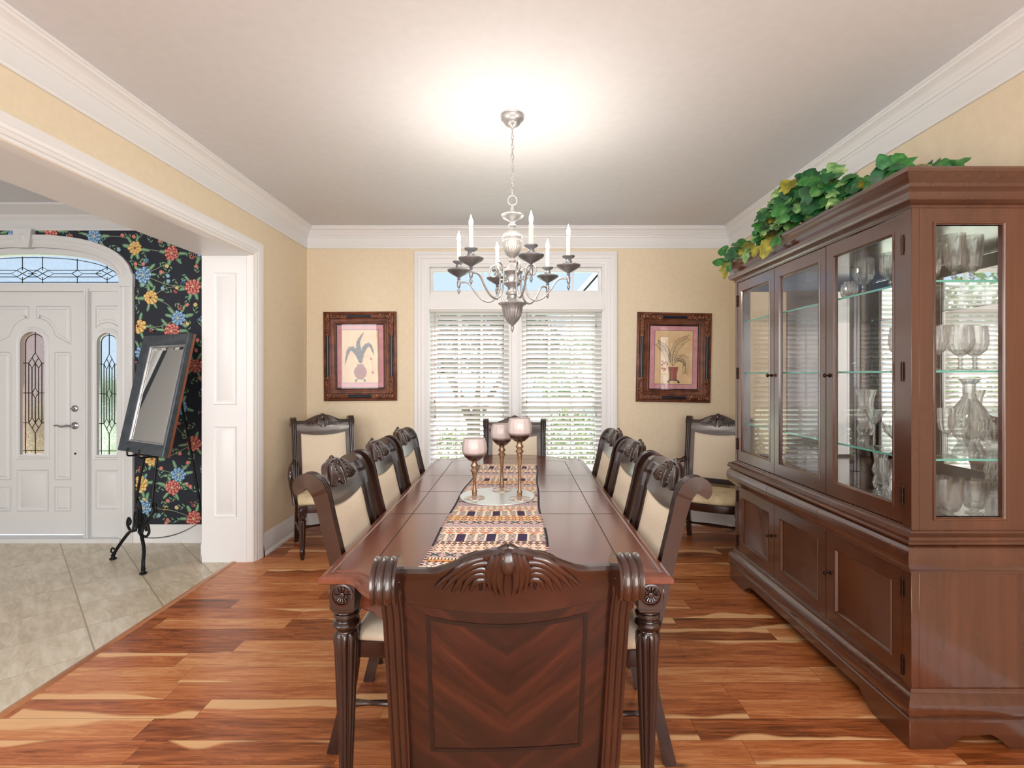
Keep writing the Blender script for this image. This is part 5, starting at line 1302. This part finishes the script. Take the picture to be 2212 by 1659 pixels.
# ---------------------------------------------------------------- framed prints on the window wall
def print_frame(cx, cz, W_, H_, tilt, label, kind):
    r = root('framed_print', (cx, YB-0.004, cz), label=label, cat='picture', group='pair of framed botanical prints on the window wall')
    f = lambda u, v, h: (cx+u, YB-0.004-h, cz+v)
    a, b = W_/2, H_/2; path = [(-a,-b),(a,-b),(a,b),(-a,b)]
    pr = [(0,0.0),(0,0.016),(0.006,0.022),(0.018,0.024),(0.024,0.019),(0.028,0.028),(0.044,0.035),(0.058,0.031),(0.064,0.022),(0.070,0.020),(0.074,0.024),(0.084,0.022),(0.092,0.015),(0.104,0.013),(0.110,0.017),(0.116,0.013),(0.118,0.004)]
    m = MB(); m.molding(path, pr, f, closed=True); fr = out('frame', m, 'frame_wood', r, angle=40)
    R_ = random.Random(kind+3)
    for sx_ in (-1, 1):
        for sz in (-1, 1):
            m = MB()
            for i in range(64):
                t = R_.random(); w_ = 0.044+R_.uniform(-0.017, 0.017)
                if i % 2: p = (sx_*(a-0.03-t*(a*0.56)), sz*(b-w_))
                else: p = (sx_*(a-w_), sz*(b-0.03-t*(b*0.46)))
                q = R_.uniform(0.005, 0.010); m.sphere(f(p[0], p[1], 0.033), q, 7, 5, (R_.uniform(.7,1.4), 0.9, R_.uniform(.7,1.4)))
            for px, pz in ((a*0.36, b-0.044), (a-0.044, b*0.50)):     # shells ending each corner ornament
                for j in range(5):
                    t = (j-2)*0.35; d = (-1, 0) if px < a*0.5 else (0, -1)
                    p = (sx_*(px+(d[0]*0.010*math.cos(t))+(0.014*math.sin(t) if d[0] == 0 else 0)), sz*(pz+(d[1]*0.010*math.cos(t))+(0.014*math.sin(t) if d[1] == 0 else 0)))
                    m.sphere(f(p[0], p[1], 0.034), 0.0085, 8, 5, (1,0.8,1))
            out('corner_ornament', m, 'frame_gilt', fr, angle=60)
    for (u0, u1, v0, v1) in ((-a*0.34, a*0.34, b-0.057, b-0.031), (-a*0.34, a*0.34, -b+0.031, -b+0.057), (a-0.057, a-0.031, -b*0.46, b*0.46), (-a+0.031, -a+0.057, -b*0.46, b*0.46)):
        m = MB(); vert = (v1-v0) > (u1-u0); L0, L1 = (v0, v1) if vert else (u0, u1); mid = (u0+u1)/2 if vert else (v0+v1)/2
        P = [f(mid, t, 0.030) if vert else f(t, mid, 0.030) for t in (L0, L1)]; m.tube(P, 0.0128, 12); out('blue_inset', m, 'frame_blue', fr)
    # mat and print, built up as flat printed shapes
    ia, ib = a-0.116, b-0.116; m = MB(); lay = [0]
    def quad(u, v, mi, d): m.add([f(-u,-v,d), f(u,-v,d), f(u,v,d), f(-u,v,d)], [(0,1,2,3)], mi)
    quad(ia, ib, 6, 0.0060); quad(ia-0.010, ib-0.010, 0, 0.0064); quad(ia-0.052, ib-0.050, 7, 0.0068); quad(ia-0.056, ib-0.054, 1, 0.0072)
    ua, ub = ia-0.056, ib-0.054
    def pl(pts, mi, k=0): m.add([f(x*ua, z*ub, 0.0076+0.0003*k) for x, z in pts], [tuple(range(len(pts)))], mi)
    def st(pts, w_, mi, k=0):
        P = smoothpts([(x, z, 0) for x, z in pts], 5)
        for p, q in zip(P, P[1:]):
            d = Vector(((q.x-p.x)*ua, (q.y-p.y)*ub)); 
            if d.length < 1e-6: continue
            d.normalize(); nx_, nz_ = -d.y*w_/ua, d.x*w_/ub
            pl([(p.x+nx_,p.y+nz_),(p.x-nx_,p.y-nz_),(q.x-nx_,q.y-nz_),(q.x+nx_,q.y+nz_)], mi, k)
    def blob(x, z, rx, rz_, mi, k=0, n=20): pl([(x+rx*math.cos(t*2*PI/n), z+rz_*math.sin(t*2*PI/n)) for t in range(n)], mi, k)
    def bigleaf(pts, w_, k=0):
        P = smoothpts([(x, z, 0) for x, z in pts], 6); n = len(P)
        for side in (1, -1):
            for i in range(n-1):
                p, q = P[i], P[i+1]; d = Vector(((q.x-p.x)*ua, (q.y-p.y)*ub))
                if d.length < 1e-6: continue
                d.normalize()
                def o(pp, t): 
                    ww = w_*math.sin(PI*min(1, max(0.0, t))**0.8)*(1+0.18*(i % 2)); return (pp.x-d.y*side*ww/ua, pp.y+d.x*side*ww/ub)
                pl([(p.x,p.y),(q.x,q.y),o(q,(i+1)/(n-1)),o(p,i/(n-1))], 2 if (i+side) % 2 else 3, k)
    if kind == 0:
        blob(0.0,-0.60,0.36,0.26,4,2); blob(0.0,-0.60,0.30,0.21,5,3)
        for t in range(-3, 4): st([(t*0.07-0.06,-0.74),(t*0.07+0.06,-0.46)], 0.0010, 3, 4); st([(t*0.07+0.06,-0.74),(t*0.07-0.06,-0.46)], 0.0010, 3, 4)
        pl([(-0.20,-0.30),(0.20,-0.30),(0.14,-0.40),(-0.14,-0.40)], 4, 4); st([(-0.28,-0.92),(-0.16,-0.86),(0.16,-0.86),(0.28,-0.92)], 0.004, 3, 5); blob(-0.24,-0.93,0.06,0.04,3,5); blob(0.24,-0.93,0.06,0.04,3,5)
        bigleaf([(0.02,-0.28),(-0.06,0.2),(-0.10,0.55),(0.22,0.92)], 0.020, 4); bigleaf([(0.0,-0.28),(-0.2,0.15),(-0.6,0.28),(-0.86,-0.35)], 0.022, 5); bigleaf([(0.04,-0.28),(0.15,0.2),(0.5,0.45),(0.78,0.02)], 0.020, 6)
        st([(0.06,-0.28),(0.3,0.0),(0.62,-0.1),(0.70,-0.55)], 0.0014, 5, 4); blob(0.68,-0.62,0.07,0.06,5,5); blob(0.6,-0.1,0.06,0.05,5,5); st([(-0.1,-0.3),(-0.35,-0.22),(-0.5,-0.45)], 0.001, 3, 4)
    else:
        pl([(-0.28,-0.36),(0.26,-0.36),(0.18,-0.62),(0.19,-0.84),(-0.21,-0.84),(-0.20,-0.62)], 4, 2); pl([(-0.10,-0.36),(0.10,-0.36),(0.06,-0.84),(-0.08,-0.84)], 5, 3)
        st([(-0.32,-0.93),(-0.2,-0.86),(0.2,-0.86),(0.32,-0.93)], 0.004, 3, 5); blob(-0.28,-0.93,0.06,0.04,3,5); blob(0.28,-0.93,0.06,0.04,3,5)
        for br in ([(-0.05,-0.34),(-0.05,0.1),(0.25,0.55),(0.75,0.75)], [(-0.06,-0.34),(-0.25,0.0),(-0.5,0.35),(-0.85,0.55)], [(0.0,-0.30),(0.2,-0.05),(0.6,-0.15),(0.62,-0.60)]):
            P = smoothpts([(x, z, 0) for x, z in br], 8); st([(p.x, p.y) for p in P[::4]], 0.0016, 3, 4)
            for i in range(4, len(P)-1):
                d = Vector((P[i+1].x-P[i].x, P[i+1].y-P[i].y)).normalized(); L_ = 0.24*(1-abs(i/len(P)-0.5))
                for s in (-1, 1): st([(P[i].x,P[i].y),(P[i].x+(d.x*0.6-d.y*s)*L_*0.6, P[i].y+(d.y*0.6+d.x*s)*L_*0.45),(P[i].x+(d.x*1.2-d.y*s)*L_, P[i].y+(d.y*1.0+d.x*s)*L_*0.7)], 0.0010, 2, 4)
        for x, z in ((-.6,-.15),(-.5,-.22),(-.62,-.28),(-.4,-.18),(-.34,-.26),(-.58,-.42),(-.46,-.44),(-.52,-.5)): blob(x, z, 0.05, 0.035, 5, 4)
        st([(0.1,-0.2),(0.4,0.05),(0.7,0.2)], 0.0010, 5, 4)
    out('print', m, ['mat_pink','art_paper','art_leaf','art_dark','art_vase','art_red','frame_blue','mat_edge'], r, angle=1)
    out('glass', MB().box(cx-ia, cx+ia, YB-0.004-0.0135, YB-0.004-0.0115, cz-ib, cz+ib), 'clear_pane', r)
    r.rotation_euler = (0, tilt, 0)
    return r
kpx = (YB-0.03)/1106
print_frame((777-1119)*kpx, H+(811-769.5)*kpx, 158*kpx, 193*kpx, math.radians(-0.4), 'ornate wooden framed print of broad leaved plant in round vase, left of the window', 0)
print_frame((1456.5-1119)*kpx, H+(811-772)*kpx, 161*kpx, 194*kpx, math.radians(1.1), 'ornate wooden framed print of fern fronds in tall vase, right of the window', 1)

# ---------------------------------------------------------------- iron easel with a framed mirror
A0, B0 = Vector((-3.07, 3.904, 0)), Vector((-2.63, 3.617, 0))
MID = (A0+B0)/2; RX = (B0-A0).normalized(); FW = Vector((RX.y, -RX.x, 0)); 
if FW.y > 0: FW = -FW
BKW = -FW
def easel():
    r = root('easel', (MID.x, MID.y, 0), label='black wrought iron scrollwork easel standing in the entrance hall by the front door', cat='easel')
    def Q(u, d, z): return MID + RX*u + BKW*d + Vector((0,0,z))     # u across, d back, z up
    def T(pts, rr, name='scroll', seg=8, flat=1.0):
        P = smoothpts([tuple(Q(*p)) for p in pts], 6); m.tube(P, rr, seg, flat=flat)
    lean = math.tan(math.radians(17)); dz = lambda z: 0.05+z*lean*0.9
    for s in (-1, 1):
        m = MB()
        # cabriole foot rising to the centre boss
        T([(s*0.262,-0.015,0.03),(s*0.235,-0.005,0.075),(s*0.18,0.02,0.155),(s*0.10,0.035,0.225),(s*0.03,0.045,0.245)], [0.014]*4+[0.012]*14+[0.010]*30)
        m.lathe([(0.018,0),(0.024,0.006),(0.024,0.012),(0.014,0.018),(0.012,0.03),(0.017,0.038)], tuple(Q(s*0.262,-0.015,0)), 16)
        T([(s*0.262,-0.015,0.05),(s*0.285,-0.02,0.060),(s*0.280,-0.015,0.085),(s*0.255,-0.01,0.082)], 0.006)
        out('foot', m, 'iron', r)
        m = MB()                                                     # S scrolls linking foot and upright
        T([(s*0.075,0.045,0.235),(s*0.085,0.06,0.30),(s*0.125,0.08,0.36),(s*0.128,0.10,0.42),(s*0.145,0.10,0.455),(s*0.170,0.10,0.435),(s*0.165,0.10,0.40),(s*0.148,0.10,0.405)], 0.0095)
        T([(s*0.06,0.045,0.235),(s*0.13,0.05,0.225),(s*0.185,0.05,0.265),(s*0.165,0.05,0.315),(s*0.130,0.05,0.295),(s*0.145,0.05,0.270)], 0.009)
        T([(s*0.02,0.045,0.24),(s*0.05,0.06,0.30),(s*0.075,0.065,0.345),(s*0.05,0.07,0.375),(s*0.028,0.07,0.350),(s*0.045,0.065,0.335)], 0.007)
        out('scroll', m, 'iron', r)
        m = MB(); T([(s*0.135,0.085,0.43),(s*0.105,0.135,0.80),(s*0.070,0.225,1.25),(s*0.040,0.275,1.50)], 0.0095, seg=8); out('upright', m, 'iron', r)
        m = MB(); T([(s*0.10+0.0,0.13,0.795),(s*0.10,0.09,0.798),(s*0.10,0.030,0.798),(s*0.10,0.018,0.815),(s*0.10,0.022,0.860)], 0.0062)
        out('hook', m, 'iron', r)
    m = MB(); T([(-0.115,0.13,0.790),(0.115,0.13,0.790)], 0.008); T([(-0.05,0.268,1.47),(0.05,0.268,1.47)], 0.008); out('crossbar', m, 'iron', r)
    m = MB(); m.prism([(-0.028,0.24),(0.028,0.24),(0.034,0.33),(0.018,0.42),(0.0,0.455),(-0.018,0.42),(-0.034,0.33)], lambda u, v, d: tuple(Q(u, 0.058+d, v)), 0, 0.012)
    for k in range(4): T([(0,0.05,0.27+0.035*k),(0.020-0.002*k,0.048,0.30+0.035*k)], 0.005); T([(0,0.05,0.27+0.035*k),(-0.020+0.002*k,0.048,0.30+0.035*k)], 0.005)
    out('leaf_boss', m, 'iron', r)
    m = MB(); T([(0,0.29,1.48),(0.0,0.42,0.75),(0.0,0.53,0.02)], 0.009); m.lathe([(0.014,0),(0.018,0.006),(0.009,0.02)], tuple(Q(0,0.532,0)), 12); out('rear_leg', m, 'iron', r)
    m = MB(); n = 56                                                 # safety chain to the rear leg
    for k in range(n):
        t = k/(n-1); p = Q(0.05*(1-t), 0.06+0.455*t, 0.205-0.10*4*t*(1-t)*0.55+0.02*t)
        pts = []
        d = (BKW*0.9-RX*0.1).normalized(); w = Vector((0,0,1)) if k % 2 else RX
        for j in range(8): a = j*PI/4; pts.append(p+d*0.0085*math.cos(a)+w*0.0045*math.sin(a))
        m.tube(pts, 0.0012, 4, closed=True)
    out('chain', m, 'iron', r)
    return r
easel()
def mirror():
    th = math.radians(11.3); RX = Vector((math.cos(math.radians(-30.3)), math.sin(math.radians(-30.3)), 0)); FW = Vector((RX.y, -RX.x, 0)); BKW = -FW; N_ = (FW*math.cos(th)+Vector((0,0,math.sin(th)))); U_ = (Vector((0,0,1))*math.cos(th)+BKW*math.sin(th))
    base = Vector((-2.762, 3.812, 0.815))
    r = root('framed_mirror', tuple(base), label='dark grey framed mirror leaning on the black iron easel', cat='mirror')
    W2, HH = 0.3375, 0.905
    f = lambda u, v, h: tuple(base+RX*u+U_*v+N_*h)
    m = MB(); path = [(-W2,0),(W2,0),(W2,HH),(-W2,HH)]
    m.molding(path, [(0.004,0),(0,0.004),(0.0,0.050),(0.006,0.056),(0.030,0.050),(0.070,0.030),(0.078,0.026),(0.080,0.018)], f, closed=True); out('frame', m, 'mirror_frame', r, angle=30)
    m = MB(); m.molding(path, [(0.078,0.020),(0.079,0.029),(0.086,0.029),(0.092,0.022),(0.093,0.018)], f, closed=True); out('inner_lip', m, 'pewter', r, angle=30)
    m = MB(); m.molding(path, [(-0.0015,0.004),(-0.0015,0.020),(0.001,0.020)], f, closed=True); out('copper_edge', m, 'copper_edge', r)
    m = MB(); m.molding(path, [(0.09,0.016),(0.115,0.019)], f, closed=True, fill=True); out('mirror_glass', m, 'mirror', r, angle=1)
    m = MB(); m.molding(path, [(0.004,0.001),(0.1,0.0015)], f, closed=True, fill=True); out('backing', m, 'mirror_frame', r)
mirror()
# ---------------------------------------------------------------- garden beyond the window
m = MB().box(-16, 16, 5.02, 30, -0.5, -0.35); m2 = tag(out('lawn', m, 'lawn'), None, None, kind='structure'); 
def bush(name, c, rad, n, matn, label, group, seed, sz=0.07, trunk=None, cat='shrub'):
    R_ = random.Random(seed); r = root(name, (c[0], c[1], -0.35), label=label, cat=cat, group=group)
    m = MB()
    for k in range(n):
        a = R_.uniform(0, 2*PI); b = math.asin(R_.uniform(-0.6, 1)); q = R_.uniform(0.5, 1)**0.5
        p = Vector((c[0]+rad[0]*q*math.cos(a)*math.cos(b), c[1]+rad[1]*q*math.sin(a)*math.cos(b), max(-0.3, c[2]+rad[2]*q*math.sin(b))))
        n_ = Vector((R_.uniform(-1,1), R_.uniform(-1,0.4), R_.uniform(-.3,1))).normalized(); u = n_.orthogonal().normalized(); w = n_.cross(u); s = sz*R_.uniform(0.6, 1.3)
        m.add([p-u*s, p-w*s*0.4+n_*s*0.1, p+u*s, p+w*s*0.4+n_*s*0.1], [(0,1,2,3)])
    out('foliage', m, matn, r, angle=180)
    m = MB()
    top = c[2] if trunk is None else c[2]
    for k in range(5):
        a = k*1.256; m.tube([(c[0], c[1], -0.36), (c[0]+0.05*math.cos(a), c[1]+0.05*math.sin(a), (top-0.35)*0.4), (c[0]+rad[0]*0.6*math.cos(a), c[1]+rad[1]*0.6*math.sin(a), top+rad[2]*0.3)], [trunk or 0.02, (trunk or 0.02)*0.8, 0.008], 7)
    out('branches', m, 'bark', r)
GR = 'garden planting seen through the blinds'
bush('garden_tree', (-0.75, 8.6, 1.9), (1.5,1.0,0.85), 2600, 'bush_dark', 'dark leafy tree in the garden seen through the left blind', GR, 1, 0.10, 0.09, 'tree')
bush('garden_tree', (2.3, 14.5, 1.4), (2.0,1.4,1.3), 1400, 'bush', 'pale green tree far across the lawn seen through the right blind', GR, 2, 0.14, 0.10, 'tree')
bush('garden_shrub', (0.62, 6.1, 0.35), (0.62,0.4,0.65), 1600, 'bush', 'low leafy shrub close outside the right half of the window', GR, 3, 0.05)
bush('garden_shrub', (-0.85, 6.3, 0.25), (0.6,0.4,0.5), 1200, 'bush', 'low leafy shrub close outside the left half of the window', GR, 4, 0.05)
bush('garden_shrub', (-5.0, 6.3, 0.5), (1.1,0.5,0.9), 1800, 'bush', 'green shrub outside the front door seen through its sidelight', None, 6, 0.07)
bush('garden_shrub', (-3.9, 8.0, 1.6), (1.6,0.8,1.6), 2200, 'bush', 'tall green shrub beyond the porch seen through the sidelight glass', None, 8, 0.09)
# neighbour's gable, seen through the right end of the transom
r = root('neighbouring_house', (4.9, 17.0, -0.35), label='neighbouring white house whose gable slope shows at right end of the transom', cat='house')
m = MB(); m.prism([(2.05,-0.35),(10.9,-0.35),(10.9,4.0),(6.5,9.0),(2.05,4.0)], lambda u, v, d: (u, 17+d, v), 0, 5); out('wall', m, 'house_siding', r)
m = MB(); m.prism([(1.75,3.76),(6.5,9.13),(11.2,3.76),(11.2,3.96),(6.5,9.35),(1.75,3.96)], lambda u, v, d: (u, 16.7+d, v), 0, 5.6); out('roof', m, 'roof_grey', r)
m = MB().box(XL, XR2, 4.9, 5.75, 2.86, 2.94); struct('sun_blocker', m, 'house_siding')  # unseen slab added to keep direct sun out of the transom
m = MB().box(-6.4, -2.2, 4.46, 7.0, -0.35, -0.02); tag(out('ground_porch', m, 'brick_porch'), kind='structure')
